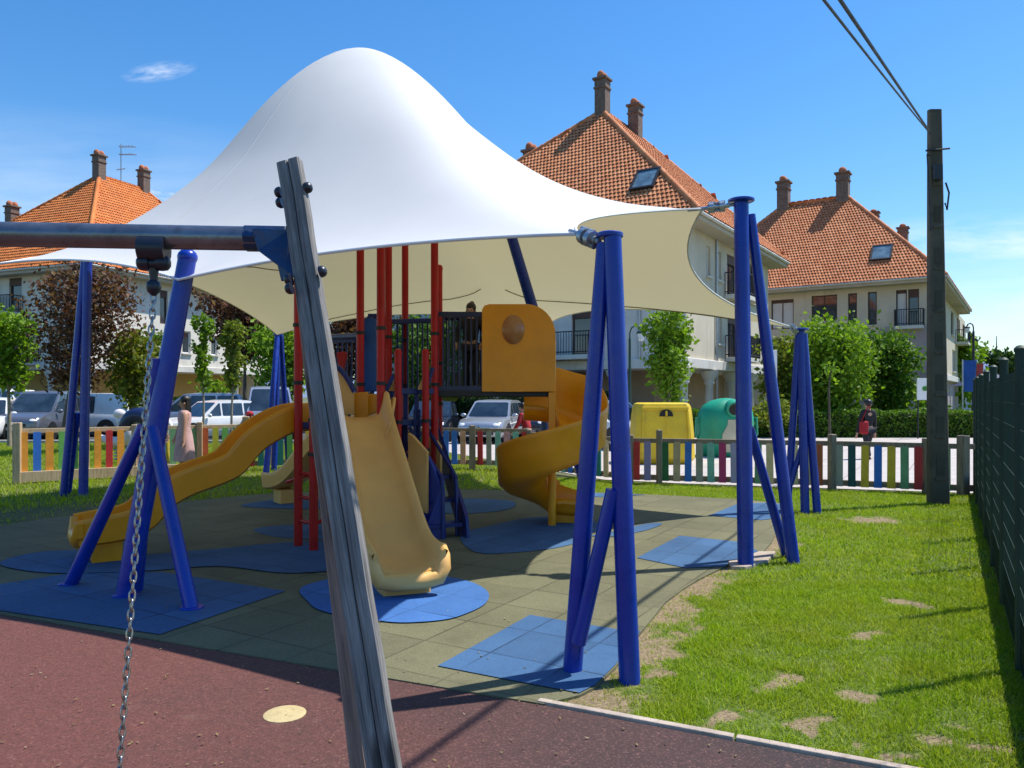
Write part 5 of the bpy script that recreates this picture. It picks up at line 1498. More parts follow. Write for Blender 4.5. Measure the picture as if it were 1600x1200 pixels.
# notice board on two legs
nb_ = P(1445, 608, 29.2); root = empty('notice_board', (nb_.x, nb_.y, 0), 'white notice board with small green emblem on two legs behind the hedge', 'sign')
mb = MB(); mb.box(nb_, (.30*2, .05, .82)); mb.build('panel', M['white_paint'], root, bevel=.01)
mb = MB()
for s_ in (-1, 1): mb.tube([Vector((nb_.x+s_*.24, nb_.y+.04, 0)), Vector((nb_.x+s_*.24, nb_.y+.04, 2.2))], .03, 8)
mb.build('leg', M['iron'], root)
M['emblem'] = plain('green_emblem', (.12, .35, .08), .6)
mb = MB(); mb.lathe([(.10, 0), (.10, .01), (.055, .011), (.054, 0)], nb_+Vector((-.02, -.028, .02)), 16, (0, -1, 0)); mb.tube([nb_+Vector((-.07, -.034, -.06)), nb_+Vector((.04, -.034, .12))], .018, 6); mb.build('emblem', M['emblem'], root)
sg = P(1206, 572, 27.5); root = empty('street_sign', (sg.x, sg.y, 0), 'tall white and green panel sign on a post right of the tallest blue column', 'sign')
mb = MB(); mb.box(sg, (.36, .06, 1.15)); mb.build('panel', M['white_paint'], root, bevel=.01)
mb = MB(); mb.box(sg+Vector((-.07, -.034, .05)), (.16, .01, .9)); mb.build('stripe', plain('sign_green', (.10, .22, .16), .6), root)
mb = MB(); mb.tube([Vector((sg.x+.12, sg.y+.05, 0)), Vector((sg.x+.12, sg.y+.05, sg.z+.5))], .035, 8); mb.build('post', M['galv'], root)

M['bin_yellow'] = plain('yellow_bin_plastic', (.72, .50, .015), .45, 0, .12, 2, dirt=((.35, .25, .05), .4))
M['bin_green'] = plain('green_bin_plastic', (.012, .30, .17), .42, 0, .12, 2, dirt=((.01, .12, .08), .4))
M['bin_dark'] = plain('bin_opening', (.012, .011, .01), .7)
M['poster'] = plain('pale_sticker', (.50, .48, .34), .6)
# yellow container
yc = Vector((gpx(1038, 18.2)[0], 18.6, 0)); root = empty('recycling_container', yc, 'large yellow recycling container with a dark slot behind the picket fence', 'recycling bin', 'recycling containers')
def bx(x, y, z): return Vector((yc.x+x, yc.y+y, z))
mb = MB(); rows_ = []
for z, w, d in ((.02, .60, .50), (.15, .71, .58), (.7, .695, .55), (1.15, .66, .52), (1.36, .63, .50), (1.43, .60, .47), (1.46, .53, .40)):
    c_ = .10; rows_.append([bx(x, y, z) for x, y in ((-w+c_, -d), (w-c_, -d), (w, -d+c_), (w, d-c_), (w-c_, d), (-w+c_, d), (-w, d-c_), (-w, -d+c_))])
mb.grid(rows_, closed_u=True); mb.f.append(tuple(len(mb.v)-8+i for i in range(8))); mb.m.append(0)
body = mb.build('body', M['bin_yellow'], root, smooth=True, angle=28)
mb = MB()
for s_ in (-1, 1): mb.bar(bx(s_*.56, -.575, .12), bx(s_*.52, -.52, 1.28), .07, .05)
mb.bar(bx(-.55, -.515, 1.33), bx(.55, -.515, 1.33), .06, .07); mb.bar(bx(.70, -.30, .2), bx(.64, -.26, 1.25), .05, .08); mb.bar(bx(.70, .25, .2), bx(.64, .22, 1.25), .05, .08)
mb.build('rib', M['bin_yellow'], body, bevel=.015)
mb = MB(); mb.prism([bx(.02+.16*math.cos(PI*k/10), -.545, 1.14+.17*math.sin(PI*k/10)) for k in range(11)], (0, .04, 0)); slot = mb.build('opening', M['bin_dark'], root)
mb = MB(); mb.box(bx(.02, -.552, 1.21), (.05, .02, .12)); mb.box(bx(.02, -.565, .90), (.008, .012, .42)); mb.build('flap', M['bin_yellow'], slot)
# green bottle bank
gc = Vector((gpx(1140, 20.3)[0], 20.7, 0)); root = empty('bottle_bank', gc, 'green domed bottle bank with a pale bottle shaped sticker behind the fence', 'recycling bin', 'recycling containers')
mb = MB(); rows_ = []
for z, r_ in ((.02, .62), (.1, .70), (.5, .74), (.95, .74), (1.2, .70), (1.38, .58), (1.50, .38), (1.56, .14), (1.57, .01)):
    rows_.append([gc+Vector((r_*math.cos(2*PI*k/28)*1.02, r_*math.sin(2*PI*k/28)*.8, z)) for k in range(28)])
mb.grid(rows_, closed_u=True); body = mb.build('body', M['bin_green'], root, smooth=True, angle=60)
mb = MB(); mb.tube([gc+Vector((.06, -.40, 1.34)), gc+Vector((.06, -.66, 1.27))], [.2, .2], 18); op_ = mb.build('collar', M['bin_green'], root, smooth=True)
mb = MB(); mb.tube([gc+Vector((.06, -.60, 1.285)), gc+Vector((.06, -.672, 1.267))], .15, 16); mb.build('opening', M['bin_dark'], op_)
mb = MB(); outl = [(-.26, .15), (.26, .15), (.26, .62), (.13, .85), (.11, 1.0), (-.11, 1.0), (-.13, .85), (-.26, .62)]
mb.prism([gc+Vector((x+.02, -.605+.0*z, z)) for x, z in outl], (0, .05, 0)); mb.build('sticker', M['poster'], root)
for s_ in (-1, 1):
    mb = MB(); mb.tube([gc+Vector((s_*.66, -.05, 1.0)), gc+Vector((s_*.80, -.1, 1.05)), gc+Vector((s_*.82, -.1, .6)), gc+Vector((s_*.76, -.05, .5))], .035, 8); mb.build('handle', M['bin_green'], root, smooth=True)

# ------------------------------------------------------------------ trees and hedges
M['leaf_bright'] = leafy('leaf_bright', [(.11, .21, .012), (.17, .30, .018), (.23, .37, .028), (.09, .17, .012)], .40)
M['leaf_mid'] = leafy('leaf_mid', [(.06, .14, .012), (.10, .20, .018), (.14, .25, .024), (.05, .11, .012)], .38)
M['leaf_dark'] = leafy('leaf_dark', [(.022, .055, .010), (.035, .080, .012), (.05, .10, .015)], .28)
M['leaf_olive'] = leafy('leaf_olive', [(.13, .19, .02), (.18, .24, .03), (.23, .27, .035), (.14, .16, .03)], .38)
M['leaf_yellow'] = leafy('leaf_yellow', [(.16, .20, .02), (.24, .26, .03), (.12, .17, .02), (.20, .17, .03)], .4)
M['leaf_brown'] = leafy('leaf_brown', [(.075, .032, .022), (.12, .048, .030), (.17, .08, .045), (.09, .045, .03), (.26, .15, .07)], .34)
def leaves_mesh(name, centers, size, mat, parent, seed=0, droop=.0):
    r = np.random.default_rng(seed); n = len(centers)
    c = np.asarray(centers, float)
    a = r.normal(size=(n, 3)); a /= np.linalg.norm(a, axis=1)[:, None]
    b = r.normal(size=(n, 3)); b -= (b*a).sum(1)[:, None]*a; b /= np.linalg.norm(b, axis=1)[:, None]
    nn = np.cross(a, b)
    s = size*(.6+.8*r.random(n))[:, None]
    V = np.empty((n, 4, 3))
    V[:, 0] = c-a*s*.5; V[:, 1] = c+b*s*.33+nn*s*.10; V[:, 2] = c+a*s*.55; V[:, 3] = c-b*s*.33+nn*s*.10
    off = offset_of(parent) if parent is not None else Vector((0, 0, 0))
    V -= np.array(off)
    me = bpy.data.meshes.new(name)
    me.vertices.add(n*4); me.vertices.foreach_set('co', V.ravel())
    base = np.arange(n)[:, None]*4
    me.loops.add(n*6); me.loops.foreach_set('vertex_index', (base+np.array([0, 1, 2, 0, 2, 3])).ravel())
    me.polygons.add(n*2); me.polygons.foreach_set('loop_start', np.arange(n*2)*3)
    me.update(calc_edges=True); me.materials.append(mat)
    o = bpy.data.objects.new(name, me); C.objects.link(o)
    if parent is not None: o.parent = parent
    return o
def tree(label, base, h, crown0, rx, leaf, nl, size, bark='bark', tr=.09, ascend=.9, nb=26, lean=(0, 0), seed=1, shape='oval', group=None, spread=.32, name='tree'):
    rr = random.Random(seed); base = Vector(base)
    root = empty(name, base, label, 'tree', group)
    top = base+Vector((lean[0], lean[1], h))
    mid = base+Vector((lean[0]*.45+rr.uniform(-.06, .06), lean[1]*.5, h*.5))
    tk = MB(); pth = smooth_path([base+Vector((0, 0, -.1)), base.lerp(mid, .5)+Vector((rr.uniform(-.04, .04), 0, 0)), mid, mid.lerp(top, .5), mid.lerp(top, .9)], 4)
    n = len(pth); tk.tube(pth, [tr*(1.25-1.1*(i/(n-1))**.8) for i in range(n)], 9)
    cents = []
    def trunk_at(z):
        t = (z-base.z)/h
        return base.lerp(mid, t*2) if t < .5 else mid.lerp(top, (t-.5)*2)
    for k in range(nb):
        t = (k+.5)/nb
        z0 = base.z+crown0+(h-crown0)*(t*.82)-.15*rr.random()
        st = trunk_at(z0); az = k*2.399+rr.uniform(-.4, .4)
        tt = (z0-base.z-crown0)/(h-crown0)
        if shape == 'oval': reach = rx*math.sin(PI*min(.97, max(.12, .18+.8*tt)))**.7
        elif shape == 'vase': reach = rx*(.55+.6*math.sin(PI*min(.98, tt*1.05+.05)))*.8
        elif shape == 'round': reach = rx*math.sqrt(max(.06, 1-(2*tt-.85)**2))
        else: reach = rx*(1-tt*.8)
        reach *= rr.uniform(.62, 1.12)
        rise = reach*ascend*rr.uniform(.6, 1.3)
        d = Vector((math.cos(az)*reach, math.sin(az)*reach, rise))
        en = st+d
        if en.z > top.z+.25: en.z = top.z+.25*rr.random()
        m_ = st.lerp(en, .5)+Vector((0, 0, reach*.10))
        tk.tube([st, m_, en], [tr*.36*(1-.5*tt), tr*.22, tr*.07], 5, caps=False)
        cnt = int(nl/nb*(.5+reach/rx*.7))
        for q in range(cnt):
            u = rr.random()**.62
            p = st.lerp(m_, u*2) if u < .5 else m_.lerp(en, (u-.5)*2)
            sg_ = spread*rx*(.42+.5*(1-abs(u-.6)))
            cents.append((p.x+rr.gauss(0, sg_*.55), p.y+rr.gauss(0, sg_*.55), p.z+rr.gauss(0, sg_*.62)))
    tk.build('trunk', M[bark], root, smooth=True, angle=60)
    leaves_mesh('crown', cents, size, M[leaf], root, seed)
    return root
def hgt_px(py, Y): return EYE-(py-HZ)/1200*Y
GT = 'street trees'
# beyond the hedge on the right
p = P(1302, 690, 32.0); tree('broad light green tree behind the hedge, left of the pair by the mauve wall', (p.x, 32, 0), 4.75, .9, 1.75, 'leaf_bright', 9000, .19, 'bark', .12, .5, 36, (0, 0), 11, 'round', GT, .40)
p = P(1397, 690, 34.0); tree('darker dense green tree behind the hedge, right of the pair beside the pole', (p.x, 34.5, 0), 4.6, .6, 1.25, 'leaf_mid', 7000, .19, 'bark', .12, .55, 32, (0, 0), 12, 'round', GT, .45)
p = P(1225, 690, 33.5); tree('bushy olive green shrub tree between the cream house and the round tree', (p.x, 33.5, 0), 4.3, .5, 1.1, 'leaf_olive', 2600, .22, 'bark', .07, .7, 20, (0, 0), 13, 'oval', GT, .45)
p = P(1052, 680, 24.0); tree('young upright light green tree in front of the cream arcade house', (p.x, 24.4, 0), 4.15, 1.35, .85, 'leaf_bright', 3600, .15, 'pale_bark', .045, 1.5, 26, (0, 0), 14, 'vase', GT, .34)
# young stake in front of the fence at right is the thin dark sapling stem
sp = G(1300, 757); mb = MB(); mb.tube([Vector((sp.x, sp.y+.12, 0)), Vector((sp.x+.01, sp.y+.12, .9)), Vector((sp.x-.01, sp.y+.12, 1.75)), Vector((sp.x+.02, sp.y+.1, 2.1))], [.03, .024, .016, .008], 7)
st_root = empty('sapling', (sp.x, sp.y+.12, 0), 'thin dark sapling stem with a few leaves at the picket fence post', 'tree'); mb.build('trunk', M['bark'], st_root, smooth=True)
rr = random.Random(4); leaves_mesh('crown', [(sp.x+rr.gauss(0, .09), sp.y+.12+rr.gauss(0, .09), 2.08+rr.gauss(0, .12)) for _ in range(60)], .08, M['leaf_bright'], st_root, 4)
# left side
p = P(10, 700, 24.0); tree('green round headed tree cut by the left edge of the photo', (p.x-.1, 24.3, 0), 4.4, 1.9, .85, 'leaf_bright', 3400, .15, 'pale_bark', .06, .8, 26, (0, 0), 21, 'round', GT, .4)
p = P(96, 672, 22.0); tree('big brown leaved tree with a leaning trunk, before the pale house', (p.x, 22.0, 0), 5.4, 1.8, 1.38, 'leaf_brown', 5600, .13, 'bark', .085, .75, 36, (.85, 0), 22, 'round', GT, .40)
p = P(188, 672, 23.0); tree('yellow green tree with crooked pale trunk right of the brown tree', (p.x+.1, 23.2, 0), 3.6, 1.3, .75, 'leaf_yellow', 2600, .14, 'pale_bark', .06, .8, 20, (.25, 0), 23, 'oval', GT, .42)
p = P(214, 672, 24.5); tree('small dark green tree with forked pale trunk close to the swing chain', (p.x+.15, 24.8, 0), 3.5, 1.4, .75, 'leaf_mid', 2300, .15, 'pale_bark', .07, .8, 20, (.1, 0), 24, 'oval', GT, .42)
p = P(316, 660, 24.5); tree('slender young tree nearest the pale wall, left of two thin trees', (p.x, 24.5, 0), 4.45, 1.85, .34, 'leaf_bright', 1150, .13, 'pale_bark', .04, 1.7, 24, (.08, 0), 25, 'oval', GT, .38)
p = P(362, 660, 24.2); tree('slender young olive tree behind the car, right of two thin trees', (p.x, 24.2, 0), 4.2, 1.8, .37, 'leaf_olive', 1300, .13, 'pale_bark', .04, 1.6, 24, (.03, 0), 26, 'oval', GT, .40)
p = P(415, 660, 29.0); tree('bright green leafy tree behind the silver van and slim blue column', (p.x, 31.5, 0), 4.2, 1.6, 1.25, 'leaf_bright', 3600, .20, 'bark', .06, .8, 24, (0, 0), 27, 'oval', GT, .45)
p = P(425, 660, 38.0); tree('brown leaved tree behind the sail corner on the left', (p.x-.6, 36.0, 0), 6.2, 3.4, 1.9, 'leaf_brown', 4200, .24, 'bark', .10, .7, 30, (0, 0), 28, 'round', GT, .42)
p = P(545, 660, 36.0); tree('second brown leaved tree, hidden behind the red posts', (p.x, 36.0, 0), 5.8, 2.0, 2.3, 'leaf_brown', 4200, .24, 'bark', .10, .7, 28, (0, 0), 29, 'round', GT, .42)
p = P(660, 660, 34.0); tree('green tree glimpsed through the blue railings of the climbing frame', (p.x, 35.0, 0), 5.0, 1.4, 1.9, 'leaf_mid', 4200, .22, 'bark', .10, .7, 26, (0, 0), 30, 'round', GT, .42)

def hedge(name, label, a, b, w, h, leaf, n, size, seed):
    a = Vector((*a, 0)); b = Vector((*b, 0)); d = (b-a); L = d.length; d.normalize(); nn = Vector((-d.y, d.x, 0))
    root = empty(name, (a+b)/2, label, 'hedge', 'hedges')
    mb = MB(); mb.bar(a+Vector((0, 0, h*.46)), b+Vector((0, 0, h*.46)), w*.86, h*.92); mb.build('core_block', M['leaf_core'], root, bevel=.1)  # solid dark green block filling the hedge behind its leaves
    rr = random.Random(seed); cs = []
    for i in range(n):
        t = rr.random()*L; f = rr.random()
        wob = .05*math.sin(t*2.1+seed)+.04*math.sin(t*5.3)
        if f < .45: q = a+d*t-nn*(w/2+rr.gauss(0, .035)*1)+Vector((0, 0, rr.random()*(h+wob)))
        elif f < .85: q = a+d*t+nn*rr.uniform(-w/2, w/2)+Vector((0, 0, h+wob+rr.gauss(0, .035)))
        else: q = a+d*t+nn*(w/2)+Vector((0, 0, rr.random()*h))
        cs.append(tuple(q))
    leaves_mesh('foliage', cs, size, M[leaf], root, seed)
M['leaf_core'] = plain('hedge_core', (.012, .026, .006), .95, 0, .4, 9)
h0 = G(1190, 684); h1 = G(1530, 684)
hedge('hedge', 'long clipped green hedge across the far side of the pale paving at right', (h0.x-4.2, h0.y+.6), (h1.x+2.5, h1.y+.4), 1.1, 1.02, 'leaf_mid', 15000, .11, 41)
hedge('hedge', 'dark shaded hedge in front of the arcade, behind the silver hatchback', (-4.5, 30.2), (4.2, 29.2), 1.0, 1.7, 'leaf_dark', 7000, .14, 42)
hedge('hedge', 'dark hedge along the foot of the pale house at far left', (-36, 40.5), (-14, 39.5), 1.2, 1.5, 'leaf_dark', 6000, .2, 43)
def bush(label, c, rx, rz, leaf, n, size, seed):
    root = empty('bush', c, label, 'bush', 'bushes'); rr = random.Random(seed); cs = []
    mb = MB()
    for k in range(9): mb.tube([Vector(c), Vector(c)+Vector((rr.gauss(0, rx*.4), rr.gauss(0, rx*.4), rz*.8))], [.03, .008], 5)
    mb.build('stem', M['bark'], root)
    blobs = [(rr.uniform(-rx, rx)*.6, rr.uniform(-rx, rx)*.6, rr.uniform(.3, .85)*rz) for _ in range(9)]
    for i in range(n):
        b_ = rr.choice(blobs); cs.append((c[0]+b_[0]+rr.gauss(0, rx*.25), c[1]+b_[1]+rr.gauss(0, rx*.25), max(.02, c[2]+b_[2]+rr.gauss(0, rz*.14))))
    leaves_mesh('foliage', cs, size, M[leaf], root, seed)
q = G(1216, 684); bush('light green bush at the left end of the clipped hedge', (q.x-.3, 29.9, 0), .8, 1.5, 'leaf_olive', 1100, .16, 51)
q = G(1492, 684); bush('bright green bush beyond the hedge, right of the utility pole', (q.x+.2, 32, 0), .8, 1.9, 'leaf_bright', 1200, .18, 52)
q = P(340, 600, 33); bush('bright green bush behind the white hatchback on the left', (q.x, 33, 0), 1.0, 2.2, 'leaf_bright', 1100, .2, 53)
q = P(1520, 560, 62); tree('pale green feathery tree at the end of the far right house', (q.x+.6, 66, 0), 6.4, 1.0, 2.2, 'leaf_bright', 2400, .5, 'bark', .15, .8, 24, (0, 0), 54, 'round', GT, .45)

# ------------------------------------------------------------------ far right distance
def hill(name, px0, px1, Y, prof, mat):
    mb = MB(); n = len(prof); fr = []; bk = []
    for i, py in enumerate(prof):
        px = px0+(px1-px0)*i/(n-1); q = P(px, py, Y); fr.append(Vector((q.x, Y-120, -2))); bk.append(q)
    rows_ = [fr, [f.lerp(b_, .6)+Vector((0, 0, 6)) for f, b_ in zip(fr, bk)], bk, [Vector((b_.x, b_.y+300, -2)) for b_ in bk]]
    mb.grid(rows_, flip=False); tag(mb.build(name, mat, None, smooth=True, angle=180), kind='structure')
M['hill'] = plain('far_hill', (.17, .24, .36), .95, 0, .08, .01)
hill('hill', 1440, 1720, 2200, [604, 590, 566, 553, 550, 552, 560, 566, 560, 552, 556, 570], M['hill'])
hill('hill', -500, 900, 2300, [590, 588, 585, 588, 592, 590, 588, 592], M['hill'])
wh = P(1575, 588, 95); root = empty('low_building', (wh.x, wh.y, 0), 'long low white building with flat roof beyond the green fence', 'building')
mb = MB(); mb.box((wh.x+4, wh.y+6, 1.9), (22, 12, 3.8)); mb.build('wall', M['plaster_white'], root); mb = MB(); mb.box((wh.x+4, wh.y+5.6, 4.0), (23, 13.4, .35)); mb.build('roof', M['concrete'], root)
tp_ = P(1576, 560, 120); tree('dark round tree above the low white building', (tp_.x, 122, 0), 8.6, 3.2, 2.4, 'leaf_dark', 1500, .8, 'bark', .3, .7, 20, (0, 0), 61, 'round', GT, .42)
tp_ = P(1590, 570, 140); tree('hazy green tree at the far right horizon', (tp_.x+2.5, 142, 0), 7.6, 2.0, 3.0, 'leaf_mid', 1300, .9, 'bark', .3, .7, 20, (0, 0), 62, 'round', GT, .42)
mp_ = P(1557, 600, 130); mb = MB(); mb.tube([Vector((mp_.x, mp_.y, 0)), Vector((mp_.x, mp_.y, 8)), Vector((mp_.x, mp_.y, EYE+95/1200*130))], [.14, .12, .05], 8); mb.box((mp_.x, mp_.y, 7.6), (.35, .3, .7)); tag(mb.build('mast', M['iron']), 'thin dark mast rising above the low white building', 'mast')
# dark blue gazebo and awning
gz = P(1551, 595, 48); root = empty('gazebo', (gz.x, gz.y, 0), 'dark blue pitched gazebo behind the top of the green wire fence', 'gazebo')
M['gaz'] = plain('dark_blue_canvas', (.012, .025, .10), .7); M['gaz2'] = plain('blue_canvas', (.03, .10, .34), .7)
mb = MB(); x0, x1, y0_, y1_ = gz.x-1.5, gz.x+1.5, 47, 50
mb.face([(x0, y0_, 2.3), (x1, y0_, 2.3), (gz.x, 48.5, 3.25)]); mb.face([(x1, y0_, 2.3), (x1, y1_, 2.3), (gz.x, 48.5, 3.25)]); mb.face([(x1, y1_, 2.3), (x0, y1_, 2.3), (gz.x, 48.5, 3.25)]); mb.face([(x0, y1_, 2.3), (x0, y0_, 2.3), (gz.x, 48.5, 3.25)])
mb.build('canopy', M['gaz'], root); mb = MB(); mb.box((gz.x-.5, 47.02, 1.75), (1.9, .03, 1.1)); mb.build('side_curtain', M['gaz2'], root)
mb = MB()
for xx in (x0, x1):
    for yy in (y0_, y1_): mb.tube([(xx, yy, 0), (xx, yy, 2.3)], .04, 6)
mb.build('leg', M['galv'], root)
# ------------------------------------------------------------------ parked cars (local X forward, built at the origin, then placed)
def make_car(name, label, paint, L=4.1, W=1.74, H=1.48, kind='hatch', loc=(0, 0), rz=0.0, cat='car'):
    root = empty(name, (0, 0, 0), label, cat, 'cars parked beyond the playground fence')
    hw = W/2; f = L/2
    P_ = {'hatch': dict(belt=.60*H, hood=.585*H, cowl=.22*L, wf=.05*L, rr=-.43*L, rt=-.33*L, nose=.44*H),
          'mpv': dict(belt=.56*H, hood=.56*H, cowl=.27*L, wf=.07*L, rr=-.47*L, rt=-.40*L, nose=.42*H),
          'wagon': dict(belt=.60*H, hood=.60*H, cowl=.20*L, wf=.03*L, rr=-.48*L, rt=-.38*L, nose=.44*H),
          'van': dict(belt=.52*H, hood=.51*H, cowl=.25*L, wf=.10*L, rr=-.492*L, rt=-.47*L, nose=.36*H)}[kind]
    belt, hood, cowl, wf, rre, rt, nose = (P_[k] for k in ('belt', 'hood', 'cowl', 'wf', 'rr', 'rt', 'nose'))
    # lower body: cross sections along the length
    st = [(-f, .34, belt*.86, .84), (-f+.05, .26, belt*.95, .92), (-f+.30, .22, belt, .985), (-.2*L, .20, belt, 1.0), (0, .20, belt, 1.0), (cowl, .20, belt*.985, 1.0),
          (cowl+(f-cowl)*.5, .20, hood*.96, .985), (f-.32, .21, hood*.86, .95), (f-.12, .24, nose*1.12, .88), (f-.02, .27, nose*.98, .78), (f, .32, nose*.86, .70)]
    rows_ = []
    for x, zl, zb, k in st:
        w = hw*k
        half = [(0, zl), (w*.86, zl), (w*.97, zl+.10), (w, zl+(zb-zl)*.45), (w*.985, zl+(zb-zl)*.78), (w*.935, zb-.015), (w*.88, zb), (w*.4, zb+.025), (0, zb+.03)]
        rows_.append([Vector((x, y, z)) for y, z in half]+[Vector((x, -y, z)) for y, z in half[-2:0:-1]])
    mb = MB(); mb.grid(rows_, closed_u=True, flip=True); m = len(rows_[0]); mb.f.append(tuple(range(m))); mb.m.append(0); mb.f.append(tuple(reversed([len(mb.v)-m+i for i in range(m)]))); mb.m.append(0)
    body = mb.build('body', paint, root, smooth=True, angle=42, weld=True)
    # cabin
    wb = hw*.90; wr = hw*.74; zb = belt-.02; zr = H
    cr = [(cowl, zb), (wf, zr-.045), (wf-.28*(wf-rt), zr), (rt+.2*(wf-rt), zr-.005), (rt, zr-.05), (rre, zb)]
    rows_ = []
    for ci_, (x, z) in enumerate(cr):
        t = (z-zb)/(zr-zb); w = wb+(wr-wb)*t
        rows_.append([Vector((x, y, z)) for y in (-w, -w*.5, 0, w*.5, w)])
        if ci_ in (2, 3):
            for q in rows_[-1][1:4]: q.z += .025
    mb = MB(); mb.grid(rows_, flip=True)
    for s_ in (0, 4):
        pts_ = [r_[s_] for r_ in rows_]; mb.face(pts_ if s_ == 4 else pts_[::-1])
    mb.build('roof', paint, body, smooth=True, angle=50, weld=True)
    def pane(quad, inset=(.05, .05, .06, .06), off=.008, name_='windscreen'):
        a, b, c, d = (Vector(q) for q in quad); n = (b-a).cross(d-a).normalized(); u0, u1, v0, v1 = inset[0], 1-inset[1], inset[2], 1-inset[3]
        bil = lambda u, v: (a*(1-u)+b*u)*(1-v)+(d*(1-u)+c*u)*v
        cs = [(u0+.03, v0), (u1-.03, v0), (u1, v0+.06), (u1, v1-.06), (u1-.03, v1), (u0+.03, v1), (u0, v1-.06), (u0, v0+.06)]
        pb_ = MB(); pts_ = [bil(u, v) for u, v in cs]; pb_.prism([q+n*(off-.03) for q in pts_], n*.03); return pb_.build(name_, M['car_glass'], body)
    w0, w1 = wb, wr
    pane([(cowl, -w0, zb), (cowl, w0, zb), (wf, w1, zr-.045), (wf, -w1, zr-.045)], (.04, .04, .07, .06))
    pane([(rre, w0, zb), (rre, -w0, zb), (rt, -w1, zr-.05), (rt, w1, zr-.05)], (.07, .07, .12, .08), name_='rear_window')
    zt = zr-.09
    tt = (zt-zb)/(zr-zb)
    for s_ in (-1, 1):
        wt_ = (wb+(wr-wb)*tt)
        def edge(x, z): 
            t = (z-zb)/(zr-zb); return (x, s_*(wb+(wr-wb)*t), z)
        def xfront(z): return cowl+(wf-cowl)*(z-zb)/(zr-.045-zb)
        def xback(z): return rre+(rt-rre)*(z-zb)/(zr-.05-zb)
        z0 = zb+.05; cuts = [xfront(z0)-.14, .02*L, -.2*L, xback(z0)+.16]; cutt = [xfront(zt)-.10, .02*L, -.2*L, xback(zt)+.12]
        for i in range(3):
            if kind == 'van' and i == 2: continue
            x1, x0 = cuts[i]-(.0 if i == 0 else .035), cuts[i+1]+.035; x1t, x0t = cutt[i]-(.0 if i == 0 else .035), cutt[i+1]+.035
            if x1-x0 < .1: continue
            x1t = max(x1t, x0t+.03)
            q = [edge(x0, z0), edge(x1, z0), edge(x1t, zt), edge(x0t, zt)]
            if s_ == 1: q = [q[1], q[0], q[3], q[2]]
            pane(q, (.0, .0, .02, .02), .008, 'side_window')
    for x in (.31*L, -.31*L):
        for s_ in (-1, 1):
            mb = MB(); mb.lathe([(.20, -.10), (.29, -.10), (.315, -.07), (.315, .07), (.29, .10), (.20, .10)], (x, s_*(hw-.11), .315), 24, (0, 1, 0)); wheel = mb.build('wheel', M['tyre'], root, smooth=True)
            mb = MB(); mb.lathe([(.205, 0), (.20, .012), (.06, .03), (.02, .034)], (x, s_*(hw-.02), .315), 20, (0, s_, 0)); mb.build('rim', M['rim'], wheel, smooth=True)
            mb = MB(); mb.lathe([(.37, -.02), (.37, .006), (.001, .006)], (x, s_*(hw-.006), .33), 24, (0, s_, 0)); mb.build('wheel_arch', M['black'], body)
    for s_ in (-1, 1):
        mb = MB(); mb.ball((f-.17, s_*hw*.66, nose*.98), (.17, .17, .085), 12, 8); mb.build('headlight', M['lamp_glass'], root, smooth=True)
        mb = MB(); mb.ball((-f+.10, s_*hw*.80, belt*.86), (.09, .10, .16), 12, 8); mb.build('tail_light', M['red_glass'], root, smooth=True)
        mb = MB(); mb.ball((cowl-.22, s_*(hw+.07), belt+.06), (.07, .11, .075), 10, 7); mb.build('mirror', paint, root, smooth=True)
    mb = MB(); mb.box((f-.005, 0, nose*.78), (.03, W*.46, .10)); mb.box((f-.01, 0, .36), (.04, W*.6, .10)); mb.build('grille', M['black'], body)
    mb = MB(); mb.box((f+.012, 0, .47), (.015, .50, .11)); mb.build('number_plate', M['white_paint'], root)
    mb = MB(); mb.tube([(f+.004, 0, nose*.86), (f+.018, 0, nose*.86)], .05, 14); mb.build('badge', M['chrome'], body, smooth=True)
    root.location = (loc[0], loc[1], .008); root.rotation_euler = (0, 0, rz)
    return root
def cpx(px, Y): return ((px-800)/1200*Y, Y)
make_car('parked_car', 'dark grey people carrier parked nose on behind the left picket fence', M['car_grey'], 4.5, 1.86, 1.80, 'mpv', cpx(70, 29.2), R(-84))
make_car('parked_car', 'white car cut by the left edge beside the grey people carrier', M['car_white'], 4.2, 1.78, 1.55, 'hatch', cpx(-18, 28.0), R(-70))
make_car('parked_van', 'white van half hidden behind the grey people carrier at far left', M['car_white'], 4.9, 1.95, 1.95, 'van', cpx(20, 36.0), R(-10), 'van')
make_car('parked_van', 'white van between the blue column and the leaning brown trunk', M['car_white'], 4.6, 1.9, 1.72, 'van', cpx(132, 31.5), R(178), 'van')
make_car('parked_car', 'dark blue car glimpsed behind the white spring toy', M['car_dark'], 4.0, 1.7, 1.46, 'hatch', cpx(180, 33.5), R(-60))
make_car('parked_car', 'blue silver estate car behind the white hatchback', M['car_blue_silver'], 4.6, 1.8, 1.74, 'mpv', cpx(302, 32.0), R(200))
make_car('parked_car', 'white hatchback seen front quarter on behind the woman in the pink dress', M['car_white'], 4.0, 1.74, 1.46, 'hatch', cpx(332, 28.0), R(-128))
make_car('parked_van', 'silver blue small van behind the slim blue column', M['car_blue_silver'], 4.3, 1.84, 1.98, 'van', cpx(422, 29.5), R(-72), 'van')
make_car('parked_car', 'silver hatchback facing the playground under the yellow hood panel', M['car_silver'], 4.0, 1.74, 1.47, 'hatch', cpx(772, 27.6), R(-104))
make_car('parked_car', 'dark car beside the silver hatchback, behind the tall red posts', M['car_dark'], 4.2, 1.76, 1.44, 'hatch', cpx(678, 28.6), R(-95))
make_car('parked_car', 'white car glimpsed between the legs of the nearest blue column', M['car_white'], 4.0, 1.72, 1.46, 'hatch', cpx(952, 24.2), R(-60))
make_car('parked_car', 'dark car behind the person in red, right of the silver hatchback', M['car_dark'], 4.1, 1.74, 1.50, 'hatch', cpx(826, 29.6), R(-96))

